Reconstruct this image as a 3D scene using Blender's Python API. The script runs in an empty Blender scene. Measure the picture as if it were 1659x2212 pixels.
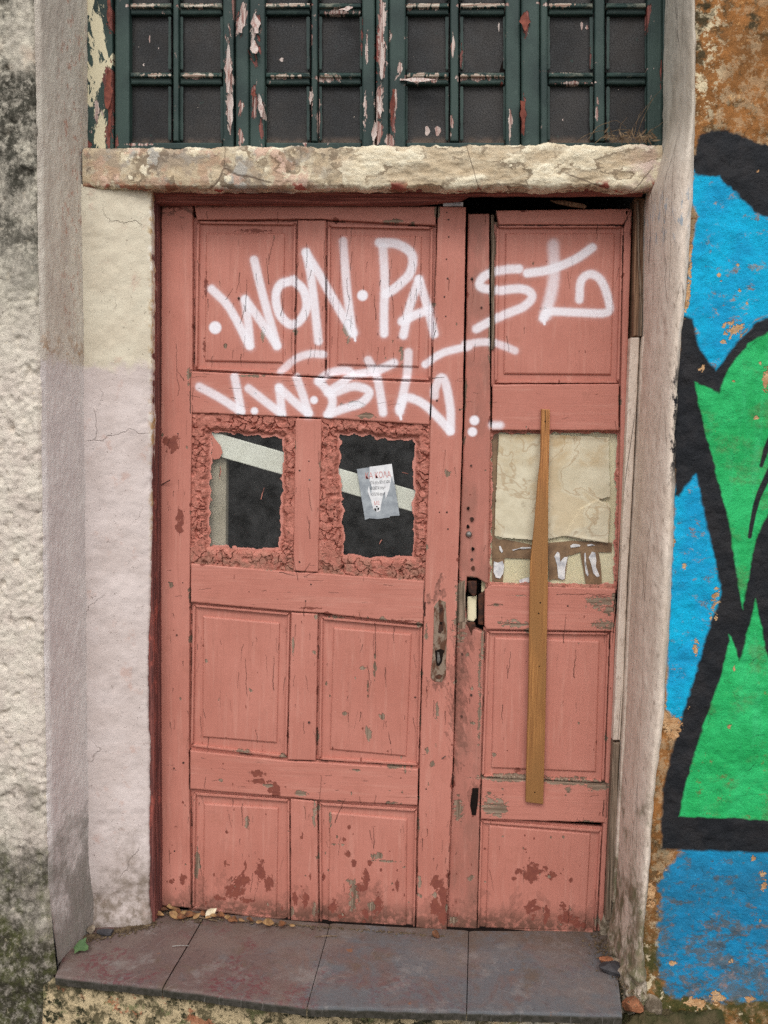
import bpy, math, random
import numpy as np

# ------------------------------------------------------------------ camera
SC = bpy.context.scene
COL = SC.collection
F, CX, CY = 1850.0, 829.5, 1106.0            # focal length and centre of a 1659 x 2212 picture
PITCH, YAW, ROLL = [math.radians(v) for v in (4.8, 3.9, 1.07)]
CAM = np.array([0.0, -2.25, 1.45])
FW = np.array([-math.sin(YAW) * math.cos(PITCH), math.cos(YAW) * math.cos(PITCH), -math.sin(PITCH)])
_r = np.array([math.cos(YAW), math.sin(YAW), 0.0]); _u = np.cross(_r, FW)
RT = _r * math.cos(ROLL) + _u * math.sin(ROLL)
UP = -_r * math.sin(ROLL) + _u * math.cos(ROLL)
from mathutils import Matrix, Vector
cd = bpy.data.cameras.new('camera'); cam = bpy.data.objects.new('camera', cd); COL.objects.link(cam)
cam.matrix_world = Matrix(((RT[0], UP[0], -FW[0], CAM[0]), (RT[1], UP[1], -FW[1], CAM[1]),
                           (RT[2], UP[2], -FW[2], CAM[2]), (0, 0, 0, 1)))
cd.sensor_width = 36.0; cd.lens = 36.0 * F / 2212.0; cd.clip_start = 0.05; cd.clip_end = 2000
SC.camera = cam

# ------------------------------------------------------------------ light
SUN_EL, SUN_AZ = 48.0, -20.0                 # in front of the facade, high, from the left
wd = bpy.data.worlds.new('World'); SC.world = wd; wd.use_nodes = True
wn = wd.node_tree; bg = wn.nodes['Background']
sky = wn.nodes.new('ShaderNodeTexSky'); sky.sky_type = 'NISHITA'; sky.sun_disc = False
sky.sun_elevation = math.radians(SUN_EL); sky.sun_rotation = math.radians(180 + SUN_AZ * -1 * -1)
sky.air_density = 1.0; sky.dust_density = 3.0
hs = wn.nodes.new('ShaderNodeHueSaturation'); hs.inputs['Saturation'].default_value = 0.22
wn.links.new(sky.outputs[0], hs.inputs['Color']); wn.links.new(hs.outputs[0], bg.inputs['Color'])
bg.inputs['Strength'].default_value = 0.15
sd = bpy.data.lights.new('sun', 'SUN'); sd.energy = 1.2; sd.angle = math.radians(22); sd.color = (1.0, 0.975, 0.94)
sun = bpy.data.objects.new('sun', sd); COL.objects.link(sun)
_a, _e = math.radians(SUN_AZ), math.radians(SUN_EL)
_to = Vector((math.sin(_a) * math.cos(_e), -math.cos(_a) * math.cos(_e), math.sin(_e)))   # towards the sun
sun.rotation_euler = _to.to_track_quat('Z', 'Y').to_euler(); sun.location = (-3, -6, 8)
SC.cycles.use_denoising = False
SC.view_settings.view_transform = 'Standard'; SC.view_settings.look = 'None'
SC.view_settings.gamma = 1.0; SC.view_settings.use_curve_mapping = False
SC.view_settings.exposure = 0.15

# ------------------------------------------------------------------ measuring
def W(p, d):
    """point of the plane y = d that is seen at picture point p"""
    v = RT * (p[0] - CX) / F - UP * (p[1] - CY) / F + FW
    return CAM + v * ((d - CAM[1]) / v[1])
def Wz(p, z):
    v = RT * (p[0] - CX) / F - UP * (p[1] - CY) / F + FW
    return CAM + v * ((z - CAM[2]) / v[2])
def XZ(p, d):
    q = W(p, d); return (q[0], q[2])
def tr(ox, oy, s):
    return lambda *a: [(ox + s * a[i], oy + s * a[i + 1]) for i in range(0, len(a), 2)]
PX = tr(0, 0, 1.0)
Z3 = tr(305, 406.6, .4289); Z4 = tr(949, 407, .4281); Z5 = tr(305, 847, .4289); Z6 = tr(915, 847, .2859)
L1 = tr(305, 1254, .4289); L2 = tr(915, 1254, .3268); B3 = tr(0, 1626, .4085); B4 = tr(305, 1626, .4289)
B5 = tr(949, 1626, .4281); U1 = tr(0, 0, .5106); U2 = tr(813, 0, .5098); G7 = tr(1321, 0, .4289); G8 = tr(1321, 881, .4598)

D_LEAF, D_LEAF2, D_WIN, D_WALL = .300, .312, .232, .050

# ------------------------------------------------------------------ numpy noise
def _h(ix, iy, iz, s):
    n = (ix.astype(np.int64) * 374761393 + iy.astype(np.int64) * 668265263 + iz.astype(np.int64) * 2147483647 + s * 974634137) & 0xFFFFFFFF
    n = ((n ^ (n >> 13)) * 1274126177) & 0xFFFFFFFF
    n = ((n ^ (n >> 16)) * 2246822519) & 0xFFFFFFFF
    return ((n ^ (n >> 15)) & 0xFFFFFF) / float(0xFFFFFF)
def vnoise(x, y, z, s=0):
    x, y, z = np.broadcast_arrays(np.asarray(x, float), np.asarray(y, float), np.asarray(z, float))
    fx, fy, fz = np.floor(x), np.floor(y), np.floor(z)
    tx, ty, tz = x - fx, y - fy, z - fz
    tx, ty, tz = [t * t * (3 - 2 * t) for t in (tx, ty, tz)]
    r = 0
    for a in (0, 1):
        for b in (0, 1):
            for c in (0, 1):
                r = r + _h(fx + a, fy + b, fz + c, s) * (tx if a else 1 - tx) * (ty if b else 1 - ty) * (tz if c else 1 - tz)
    return r * 2 - 1
def fbm(x, y, z, f=1.0, o=4, s=0, g=.5):
    r, a, n = 0, 1.0, 0
    for k in range(o):
        r = r + a * vnoise(x * f, y * f, z * f, s + k * 17); n += a; a *= g; f *= 2.03
    return r / n
def worley(x, z, f, s=0):
    x, z = np.broadcast_arrays(np.asarray(x, float) * f, np.asarray(z, float) * f); ix, iz = np.floor(x), np.floor(z); best = np.full(x.shape, 9.0)
    for a in (-1, 0, 1):
        for b in (-1, 0, 1):
            cx, cz = ix + a, iz + b; o = np.zeros_like(cx)
            best = np.minimum(best, np.hypot(cx + _h(cx, cz, o, s) - x, cz + _h(cx, cz, o + 1, s) - z))
    return best
def sstep(a, b, x):
    t = np.clip((x - a) / (b - a), 0, 1); return t * t * (3 - 2 * t)
RNG = np.random.RandomState(7)
random.seed(5)

# ------------------------------------------------------------------ paint and wear maps of the facade (1 mm per texel)
AX0, AX1, AZ0, AZ1, RES = -1.10, 1.00, -0.25, 2.75, .001
NX, NZ = int(round((AX1 - AX0) / RES)), int(round((AZ1 - AZ0) / RES))
MAPA = np.zeros((3, NZ, NX), np.float32)      # spray / wall paint colours, undercoat, bare wood
MAPB = np.zeros((3, NZ, NX), np.float32)      # cracks and painted chip-edge shadow, grime, spots
def window_(x0, x1, z0, z1):
    i0, i1 = max(0, int((x0 - AX0) / RES)), min(NX, int((x1 - AX0) / RES) + 2)
    j0, j1 = max(0, int((z0 - AZ0) / RES)), min(NZ, int((z1 - AZ0) / RES) + 2)
    if i1 <= i0 or j1 <= j0: return None
    gx = AX0 + (np.arange(i0, i1) + .5) * RES; gz = AZ0 + (np.arange(j0, j1) + .5) * RES
    X, Z = np.meshgrid(gx, gz); return (slice(j0, j1), slice(i0, i1)), X, Z
def over(ch, sl, a):
    ch[sl] = 1 - (1 - ch[sl]) * (1 - a)
def stroke(ch, pts, r, soft=.003, al=1.0, taper=None, fade=None, grain=0.0):
    p = np.array(pts, float); m = r + soft + .002
    w = window_(p[:, 0].min() - m, p[:, 0].max() + m, p[:, 1].min() - m, p[:, 1].max() + m)
    if w is None: return
    sl, X, Z = w
    best = np.zeros_like(X)
    n = len(p) - 1
    for i in range(max(n, 1)):
        a = p[i]; b = p[min(i + 1, n)]
        d = b - a; L = d @ d + 1e-12
        t = np.clip(((X - a[0]) * d[0] + (Z - a[1]) * d[1]) / L, 0, 1)
        D = np.hypot(X - a[0] - t * d[0], Z - a[1] - t * d[1])
        s = (i + t) / max(n, 1)
        rr = r * (1 if taper is None else taper[0] + (taper[1] - taper[0]) * s)
        av = 1.0 if fade is None else fade[0] + (fade[1] - fade[0]) * s
        best = np.maximum(best, (1 - sstep(rr - soft, rr + soft, D)) * av)
    if grain: best = best * (1 - grain * (.5 + .5 * vnoise(X * 260, 0, Z * 260, 3)))
    over(ch, sl, best * al)
def smooth(pts, n=6):
    p = np.array(pts, float); q = np.vstack([2 * p[0] - p[1], p, 2 * p[-1] - p[-2]]); out = []
    for i in range(1, len(q) - 2):
        for t in np.linspace(0, 1, n, endpoint=False):
            out.append(.5 * (2 * q[i] + (q[i + 1] - q[i - 1]) * t + (2 * q[i - 1] - 5 * q[i] + 4 * q[i + 1] - q[i + 2]) * t * t
                             + (3 * q[i] - q[i - 1] - 3 * q[i + 1] + q[i + 2]) * t ** 3))
    out.append(p[-1]); return out
def poly(ch, pts, soft=.0025, wob=.002, s=0, val=1.0):
    p = np.array(pts, float); m = .02
    w = window_(p[:, 0].min() - m, p[:, 0].max() + m, p[:, 1].min() - m, p[:, 1].max() + m)
    if w is None: return
    sl, X, Z = w
    X = X + wob * fbm(X, 0, Z, 60, 3, s); Z = Z + wob * fbm(X, 3, Z, 60, 3, s + 5)
    ins = np.zeros(X.shape, bool); D = np.full(X.shape, 9.0); n = len(p)
    for i in range(n):
        a, b = p[i], p[(i + 1) % n]
        if a[1] != b[1]:
            c = ((a[1] > Z) != (b[1] > Z)) & (X < (b[0] - a[0]) * (Z - a[1]) / (b[1] - a[1]) + a[0]); ins ^= c
        d = b - a; t = np.clip(((X - a[0]) * d[0] + (Z - a[1]) * d[1]) / (d @ d + 1e-12), 0, 1)
        D = np.minimum(D, np.hypot(X - a[0] - t * d[0], Z - a[1] - t * d[1]))
    a = sstep(-soft, soft, np.where(ins, D, -D)) * abs(val)
    if val > 0: over(ch, sl, a)
    else: ch[sl] *= 1 - a
def blob(ch, c, rx, rz, s=0, rag=.9, stretch=2.2, f=70, al=1.0, thr=.35):
    w = window_(c[0] - rx * 1.6, c[0] + rx * 1.6, c[1] - rz * 1.6, c[1] + rz * 1.6)
    if w is None: return
    sl, X, Z = w
    f = max(f, 110 if ch is MAPA[1] else f, .55 / min(rx, rz)); v = 1 - (np.abs(X - c[0]) / rx) ** 1.5 - (np.abs(Z - c[1]) / rz) ** 1.5 + rag * (5.0 if (ch is MAPA[1] or ch is MAPA[2]) and c[1] < 2.14 else 2.1) * fbm(X + .4 * (Z - c[1]) * math.sin(s * 2.3), s * 1.7, Z / stretch, f * 1.2, 5, s, .66)
    over(ch, sl, sstep(thr - .04, thr + .04, v) * al)
    if ch is MAPA[2] and c[1] < 2.14 and c[0] < .56: over(MAPB[0], sl, sstep(.16, .02, np.abs(v - thr)) * (.55 + .4 * vnoise(X * 90, 0, Z * 40, s)) * .8 * sstep(-1, .4, -(Z - c[1]) / rz * 0 + vnoise(X * 60, 1, Z * 60, s)))  # dark rim round bare chips: shadow of the paint edge put into colour
def crack(c, L, ang, w=.0007, wig=.25, al=.9, ch=None):
    n = max(3, int(L / .006)); p = [np.array(c, float)]; a = ang
    for i in range(n):
        a = ang + RNG.normal(0, wig); p.append(p[-1] + np.array([math.cos(a), math.sin(a)]) * L / n)
    stroke(MAPB[0] if ch is None else ch, p, w, .0007, al, taper=(.6, .5) if RNG.rand() < .5 else (1.1, .3))

# spray lettering on the door
def sp(pts, d=D_LEAF, r=.0122, soft=.0052, al=.94, fade=None, sm=True):
    q = [XZ(p, d) for p in pts]
    if sm and len(q) > 2: q = smooth(q)
    if fade: fade = (fade[0] * .7 + .3, fade[1] * .7 + .3)
    stroke(MAPA[0], q, r, soft, al, fade=fade, grain=.14)
    stroke(MAPA[0], q, r * 1.5, .010, .16, fade=fade, grain=.95)
def dot(p, r): stroke(MAPA[0], [XZ(p, D_LEAF)] * 2, r, .0042, .97, grain=.06)
dot(Z3(368, 700)[0], .0185); dot(Z3(1113, 537)[0], .0155)
sp(Z3(350, 505, 440, 600, 540, 790), sm=True, fade=(.85, 1)); sp(Z3(545, 790, 535, 680, 518, 558), fade=(1, .85)); sp(Z3(520, 558, 600, 670, 680, 790), fade=(.85, 1))
sp(Z3(680, 790, 610, 540, 565, 358), fade=(.95, .85))
sp(Z3(765, 458, 700, 480, 675, 540, 690, 625, 740, 680, 792, 672, 832, 600, 815, 510, 755, 458), r=.0126)
sp(Z3(830, 322, 855, 450, 878, 640, 892, 770), fade=(.95, .92)); sp(Z3(830, 325, 900, 440, 990, 600, 1068, 728), fade=(.9, 1.0))
sp(Z3(1062, 725, 1040, 560, 1025, 400, 1014, 262), fade=(1, .55))
sp(Z3(1070, 730, 1076, 765), r=.0035, soft=.002, al=1)
sp(Z3(1222, 730, 1222, 600, 1225, 450, 1216, 292), fade=(1, .72)); sp(Z3(1198, 270, 1290, 278, 1362, 330, 1355, 420, 1290, 490, 1232, 530), fade=(.8, .95), r=.0130)
sp(Z3(1320, 738, 1350, 600, 1398, 458), fade=(1, .85)); sp(Z3(1398, 455, 1440, 590, 1476, 735), fade=(.85, 1)); sp(Z3(1312, 668, 1380, 635, 1450, 608))
sp(Z3(700, 920, 765, 865, 845, 835, 915, 836), fade=(.55, .9), r=.011)
sp(Z3(292, 1000, 395, 1055, 502, 1125), fade=(.65, 1)); sp(Z3(502, 1125, 488, 1040, 470, 950), fade=(1, .75)); dot(Z3(570, 1122)[0], .011)
sp(Z3(540, 1008, 620, 1070, 708, 1138), fade=(.7, 1)); sp(Z3(708, 1138, 702, 1075, 694, 1005), fade=(1, .85)); sp(Z3(696, 1005, 765, 1070, 842, 1135), fade=(.85, 1))
sp(Z3(842, 1135, 815, 1045, 782, 952), fade=(1, .7)); dot(Z3(870, 1067)[0], .0115)
sp(Z3(945, 1142, 962, 1060, 900, 975), fade=(1, .9)); sp(Z3(890, 972, 960, 925, 1045, 920, 1030, 965, 940, 1028), fade=(.8, .85))
sp(Z3(960, 1035, 1070, 998, 1148, 1025, 1110, 1080, 1020, 1110, 938, 1140), fade=(.85, 1))
sp(Z3(1070, 937, 1180, 918, 1272, 878), fade=(.9, .9)); sp(Z3(1142, 865, 1185, 945, 1205, 1040, 1218, 1130), fade=(.65, .95))
sp(Z3(1345, 825, 1338, 940, 1318, 1040, 1302, 1125), fade=(.65, 1)); sp(Z3(1300, 1110, 1335, 1055, 1420, 1085, 1500, 1160, 1556, 1222), fade=(1, .95))
sp(Z3(1556, 1222, 1558, 1120, 1535, 990, 1510, 955, 1480, 1010, 1478, 1045), fade=(1, .6)); sp(Z3(1303, 1130, 1308, 1162), r=.004, soft=.002, al=1)
sp(Z4(405, 398, 310, 405, 225, 440, 208, 490, 290, 507, 420, 500, 472, 535, 430, 590, 310, 640, 188, 705), fade=(.9, .85))
sp(Z4(580, 275, 585, 400, 575, 500, 540, 635), r=.0155, soft=.009, fade=(.35, .8)); sp(Z4(447, 420, 560, 402, 690, 350, 778, 290), fade=(1, .9))
sp(Z4(528, 650, 560, 617, 700, 620, 852, 620, 862, 560, 825, 460, 770, 425, 722, 460, 713, 555), fade=(1, .9), r=.0115); sp(Z4(530, 655, 535, 678), r=.004, soft=.002, al=1)
sp(Z3(1430, 885, 1520, 830, 1650, 795) + Z4(130, 786, 220, 772, 300, 780, 385, 815), fade=(1, .6), r=.0105)
dot(Z4(178, 1170)[0], .014); dot(Z4(168, 1228)[0], .0135); sp(Z4(270, 1195, 308, 1195), r=.010, soft=.008, al=.9)

# flaked paint on the door: (where, half width, half height) in picture points
def chips(ch, tf, lst, d=D_LEAF, **k):
    for i, (x, y, rx, ry) in enumerate(lst):
        q = XZ(tf(x, y)[0], d); s = tf(1, 0)[0][0] - tf(0, 0)[0][0]
        blob(ch, q, rx * s * .00139 * 1.25, ry * s * .00139 * 1.25, i + int(x), **k)
UND, BARE = MAPA[1], MAPA[2]
chips(UND, B4, [(205, 640, 25, 40), (150, 650, 20, 20), (470, 700, 60, 55), (510, 650, 30, 45), (600, 600, 25, 55), (640, 670, 30, 45), (385, 740, 30, 18), (530, 755, 40, 20),
                (768, 740, 20, 40), (825, 735, 22, 42), (1045, 525, 25, 25), (1020, 445, 14, 14), (960, 775, 26, 50), (1130, 640, 18, 40), (1190, 780, 25, 70), (1125, 830, 22, 40),
                (1290, 680, 12, 30), (1105, 690, 40, 22), (1010, 830, 20, 20), (1500, 780, 45, 50), (1490, 660, 28, 50), (810, 425, 8, 16), (668, 185, 34, 34), (580, 105, 40, 16),
                (600, 145, 55, 12), (420, 570, 8, 28), (520, 575, 8, 24), (1530, 800, 20, 60), (1070, 565, 14, 26), (850, 620, 10, 22), (915, 640, 8, 26), (1150, 560, 14, 14)], rag=.75, stretch=1.8)
chips(UND, B5, [(470, 615, 50, 50), (565, 630, 22, 22), (400, 605, 22, 16), (480, 575, 22, 16), (540, 590, 20, 16), (470, 795, 32, 45), (540, 825, 16, 45), (640, 840, 40, 45), (690, 870, 26, 30),
                (630, 780, 16, 24), (380, 645, 12, 10), (665, 655, 9, 14), (400, 95, 30, 16), (20, 700, 22, 60), (15, 820, 22, 40), (730, 880, 20, 16)], d=D_LEAF2, rag=.8, stretch=1.0)
chips(UND, Z3, [(560, 207, 95, 8), (400, 65, 130, 22), (190, 75, 70, 30), (320, 480, 10, 60), (310, 800, 8, 40)], rag=.9, stretch=.6)
chips(UND, Z5, [(150, 260, 45, 40), (200, 640, 22, 60), (190, 690, 16, 40), (130, 240, 28, 26)], rag=.7, stretch=1.5)
chips(UND, L1, [(850, 140, 60, 6), (1320, 205, 100, 6)], stretch=.4)
chips(BARE, B4, [(1075, 745, 26, 80), (1050, 655, 16, 18), (1160, 780, 16, 34), (530, 365, 14, 36), (1185, 530, 22, 22), (1400, 660, 12, 40), (1395, 365, 9, 36), (800, 205, 46, 14), (1270, 255, 34, 10),
                (640, 165, 22, 10), (275, 580, 14, 60), (1085, 88, 30, 7), (1300, 75, 60, 7), (760, 800, 10, 26), (870, 790, 9, 34), (405, 140, 14, 8), (870, 330, 8, 60), (1470, 55, 16, 16),
                (1480, 715, 12, 14), (950, 350, 7, 50), (1230, 555, 60, 5), (990, 470, 30, 6)], stretch=2.0)
chips(BARE, L1, [(1145, 770, 15, 50), (1025, 675, 16, 9), (545, 560, 14, 12), (1175, 440, 7, 60), (1140, 560, 5, 50), (870, 360, 8, 14), (325, 410, 9, 11), (1435, 280, 10, 44), (1440, 850, 11, 20), (985, 190, 40, 7),
                (1215, 195, 22, 9), (880, 185, 12, 18), (765, 330, 7, 50), (885, 790, 8, 34), (500, 865, 50, 8), (700, 890, 30, 9), (1490, 660, 9, 50), (1210, 690, 14, 16), (1120, 445, 20, 9), (245, 300, 8, 26)], stretch=2.0)
chips(BARE, Z3, [(1040, 700, 18, 60), (610, 740, 10, 40), (1075, 1090, 60, 14), (560, 945, 60, 7), (1270, 165, 40, 8), (240, 950, 12, 30), (1310, 840, 10, 50), (420, 790, 10, 16)], stretch=1.6)
chips(BARE, Z5, [(1140, 122, 40, 12), (145, 975, 18, 16), (1540, 405, 16, 20), (258, 600, 14, 20)], stretch=1.0)
chips(BARE, L2, [(1180, 150, 95, 38), (1225, 195, 34, 30), (1205, 295, 70, 34), (590, 285, 85, 24), (480, 160, 35, 8), (245, 290, 40, 120), (230, 60, 20, 70), (390, 420, 10, 120), (370, 600, 8, 120), (370, 900, 10, 200),
                (465, 1160, 15, 16), (500, 1312, 150, 15), (900, 1330, 110, 20), (1150, 1360, 70, 28), (460, 1490, 70, 60), (430, 1410, 26, 24), (320, 715, 12, 16), (325, 945, 14, 10), (290, 495, 14, 18), (640, 100, 50, 5)], d=D_LEAF2, stretch=.55)
chips(BARE, B5, [(290, 285, 50, 40), (95, 290, 25, 60), (160, 635, 16, 18), (70, 850, 26, 22), (390, 130, 150, 12), (690, 150, 130, 16), (800, 175, 44, 20), (650, 185, 16, 14), (745, 345, 40, 5)], d=D_LEAF2, stretch=.5)
chips(BARE, Z4, [(268, 400, 16, 420), (130, 1050, 12, 60), (120, 1250, 10, 50)], d=D_LEAF2, stretch=6)
# random small wear, denser towards the bottom
for k in range(420):
    x = RNG.uniform(-.85, .52); z = RNG.uniform(-.04, 2.1)
    dens = .25 + .75 * sstep(.9, .0, np.array(z))
    if RNG.rand() > dens: continue
    (blob)(UND if RNG.rand() < .65 else BARE, (x, z), RNG.uniform(.0015, .004) * (1.4 if z < .25 else 1), RNG.uniform(.002, .008), k, rag=.8, f=120)
for k in range(520):
    x = RNG.uniform(-.85, .52); z = RNG.uniform(-.04, 2.12)
    if x > .1 and RNG.rand() < .6: continue
    rail = any(a < z < b for a, b in ((1.52, 1.66), (.93, 1.09), (.34, .50)))
    if RNG.rand() < (.5 if z < 1.3 else .15): L = RNG.uniform(.006, .02)
    else: L = RNG.uniform(.012, .07)
    ang = (0 if RNG.rand() < .5 else math.pi) + RNG.normal(0, .12) if rail else -math.pi / 2 + RNG.normal(0, .1)
    crack((x, z), L * (.7 if rail else 1), ang, RNG.uniform(.0004, .0011), .15, RNG.uniform(.4, .95))
for tf, d, lst in ((Z3, D_LEAF, [((830, 400), 120, 4.75), ((640, 480), 130, 4.6), ((1050, 560), 110, 4.6), ((520, 620), 160, 4.75), ((420, 560), 70, 5.3), ((925, 600), 330, 4.7), ((1500, 130), 180, 4.6), ((700, 640), 120, 4.7),
                         ((185, 1045), 260, 4.7), ((215, 970), 60, 2.0), ((640, 360), 110, 5.0), ((1180, 660), 120, 4.7), ((770, 620), 260, 4.75)]),
                   (Z5, D_LEAF, [((820, 910), 60, 5.2), ((790, 950), 170, 4.5), ((860, 600), 120, 4.6), ((850, 740), 120, 4.6), ((820, 930), 70, 5.9)]),
                   (L1, D_LEAF, [((1178, 380), 140, 4.7), ((1150, 510), 80, 4.6), ((820, 180), 80, 4.7), ((1105, 200), 40, 4.7), ((530, 590), 200, 4.7), ((665, 560), 180, 4.7), ((320, 700), 50, 4.4), ((1255, 830), 60, 4.5)]),
                   (B4, D_LEAF, [((975, 360), 150, 5.1), ((1170, 490), 120, 4.7), ((1175, 270), 60, 4.7), ((1105, 260), 40, 4.7), ((320, 180), 60, 4.7), ((890, 420), 330, 4.75)]),
                   (L2, D_LEAF2, [((880, 95), 390, 0.0), ((420, 165), 90, 0.05), ((930, 420), 200, 4.7), ((1000, 650), 200, 4.7), ((560, 620), 150, 4.7)])):
    for c, L, a in lst:
        s = tf(1, 0)[0][0] - tf(0, 0)[0][0]
        crack(XZ(tf(*c)[0], d), L * s * .00139, -a if a > 4 else a, .0009, .17, .9)
# grime: top corner under the head, foot of the door, around the lock
G = MAPB[1]
chips(G, Z3, [(160, 70, 130, 50), (330, 60, 120, 30)], rag=1.0, stretch=.5, al=.8)
for k in range(60):
    x = RNG.uniform(-.85, .52); blob(G, (x, RNG.uniform(-.05, .05)), RNG.uniform(.01, .04), RNG.uniform(.01, .04), k, rag=1.4, al=.3)
chips(G, L1, [(1505, 60, 40, 60), (1500, 500, 40, 60), (1450, 95, 14, 40)], rag=1.0, al=.7)
chips(G, L2, [(260, 340, 60, 200), (240, 600, 70, 300), (330, 1400, 50, 100), (230, 900, 60, 300)], d=D_LEAF2, rag=1.0, al=.55, stretch=3)

# mural on the wall to the right: R blue, G green, B black
def mural(ch, pts, **k): poly(MAPA[ch], [XZ(p, D_WALL) for p in pts], **k)
mural(0, G7(415, 860, 480, 872, 540, 885, 590, 925, 650, 985, 720, 1055, 860, 1150, 1450, 1300, 1450, 1400, 740, 1600, 640, 1700, 530, 1870, 490, 1860, 430, 1720, 405, 1610, 364, 1598, 368, 1540, 385, 1480, 396, 1300, 425, 1180, 432, 1080, 405, 1010), soft=.004, wob=.006, s=3)
mural(0, PX((1500), 1010) + PX(1526, 1111, 1554, 1230, 1566, 1286, 1540, 1345, 1518, 1424, 1486, 1525, 1472, 1562, 1440, 1535, 1442, 1479, 1449, 1295, 1456, 1157, 1461, 1060), soft=.005, wob=.005, s=4)
mural(0, PX(1428, 1905, 1462, 1860, 1500, 1825, 2000, 1820, 2000, 2150, 1560, 2160, 1440, 2150, 1424, 2080), soft=.008, wob=.016, s=5)
blk = PX(1470, 692, 1480, 683, 1497, 689, 1505, 725, 1514, 755, 1535, 785, 1548, 800, 1565, 778, 1595, 738, 1638, 695, 2000, 560, 2000, 1855, 1431, 1838, 1429, 1790, 1434, 1700, 1450, 1640, 1470, 1562, 1482, 1525,
         1514, 1424, 1537, 1345, 1560, 1286, 1551, 1230, 1523, 1111, 1507, 1024, 1485, 1048, 1470, 1072, 1460, 1070, 1459, 1000, 1452, 940, 1455, 858, 1463, 793, 1469, 765)
mural(2, blk, soft=.005, wob=.004, s=6)
mural(2, G7(420, 880, 412, 800, 440, 720, 452, 675, 500, 652, 560, 648, 640, 662, 700, 698, 1450, 900, 1450, 1380, 720, 1062, 650, 992, 590, 932, 540, 892, 480, 880), soft=.005, wob=.008, s=7)
gr1 = PX(1501, 826, 1530, 836, 1555, 848, 1565, 819, 1595, 768, 1620, 742, 1659, 718, 2000, 600, 2000, 1050, 1659, 1111, 1638, 1157, 1624, 1212, 1606, 1316, 1599, 1276, 1578, 1138, 1542, 991, 1523, 922)
gr2 = PX(1578, 1372, 1590, 1400, 1600, 1430, 1608, 1401, 1634, 1295, 1643, 1341, 1659, 1420, 1760, 1560, 2000, 1600, 2000, 1782, 1659, 1774, 1467, 1765, 1484, 1690, 1505, 1617, 1560, 1456, 1575, 1396)
for g_, s_ in ((gr1, 8), (gr2, 9)):
    poly(MAPA[2], [XZ(p, D_WALL) for p in g_], soft=.0035, wob=.004, s=s_, val=-.0001); mural(1, g_, soft=.0035, wob=.004, s=s_)
for ln in (PX(1672, 930, 1659, 968, 1647, 1006), PX(1672, 1005, 1659, 1033, 1640, 1074, 1627, 1125, 1621, 1160)):
    stroke(MAPA[2], smooth([XZ(p, D_WALL) for p in ln]), .0075, .0015, 1.0, taper=(1.2, .6))
_t = np.zeros((NZ, NX), np.float32)
for ln in (PX(1680, 915, 1659, 968, 1647, 1006), PX(1680, 990, 1659, 1033, 1640, 1074, 1627, 1125, 1621, 1160)):
    stroke(_t, smooth([XZ(p, D_WALL) for p in ln]), .0082, .002, 1.0, taper=(1.2, .6))
MAPA[1] *= 1 - _t
_w = slice(int((.585 - AX0) / RES), NX); _b, _k = MAPA[0][:, _w].copy(), MAPA[2][:, _w]; _m = _b.copy()
for _d in range(1, 12):
    for _ax in (0, 1):
        _m = np.maximum(_m, np.maximum(np.roll(_b, _d, _ax), np.roll(_b, -_d, _ax)))
MAPA[0][:, _w] = np.where(_k > .004, _m, _b)
SP = MAPB[2]
def spots(tf, lst):
    for i, (x, y, r, ry) in enumerate(lst):
        s = tf(1, 0)[0][0] - tf(0, 0)[0][0]; q = XZ(tf(x, y)[0], D_WALL)
        blob(SP, q, r * s * .00135 * 1.2, ry * s * .00135 * 1.2, i + 40, rag=.9, stretch=1.0, f=90)
spots(G7, [(620, 1655, 45, 35), (570, 1722, 14, 14), (545, 1383, 10, 14), (460, 1855, 16, 24), (742, 857, 8, 8), (640, 1332, 7, 7), (650, 1460, 7, 12), (782, 1910, 14, 50), (750, 1830, 8, 12), (735, 2105, 12, 6), (618, 1920, 12, 5),
           (400, 1330, 10, 120), (380, 1500, 14, 60), (392, 1180, 12, 60), (553, 1413, 5, 5), (688, 1525, 6, 6)])
spots(G8, [(490, 905, 20, 40), (495, 985, 12, 20), (400, 1130, 14, 28), (345, 748, 12, 12), (290, 640, 9, 24), (362, 1412, 8, 10), (552, 1495, 12, 12), (687, 45, 12, 8), (470, 990, 5, 14), (290, 1500, 45, 60), (245, 1440, 16, 60), (580, 1225, 5, 16)])
spots(B5, [(1590, 545, 12, 14), (1630, 615, 16, 16), (1145, 595, 12, 8), (1070, 720, 26, 60), (1640, 680, 14, 30), (1480, 1060, 14, 12), (1180, 1070, 20, 12), (1620, 850, 12, 12), (1290, 1260, 50, 30), (1400, 1230, 34, 30), (1560, 1230, 20, 14)])
for k in range(120):
    crack((RNG.uniform(.6, 1.0), RNG.uniform(.0, 2.3)), RNG.uniform(.01, .05), RNG.uniform(0, 6.28), .0008, .6, RNG.uniform(.4, .9))
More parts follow.
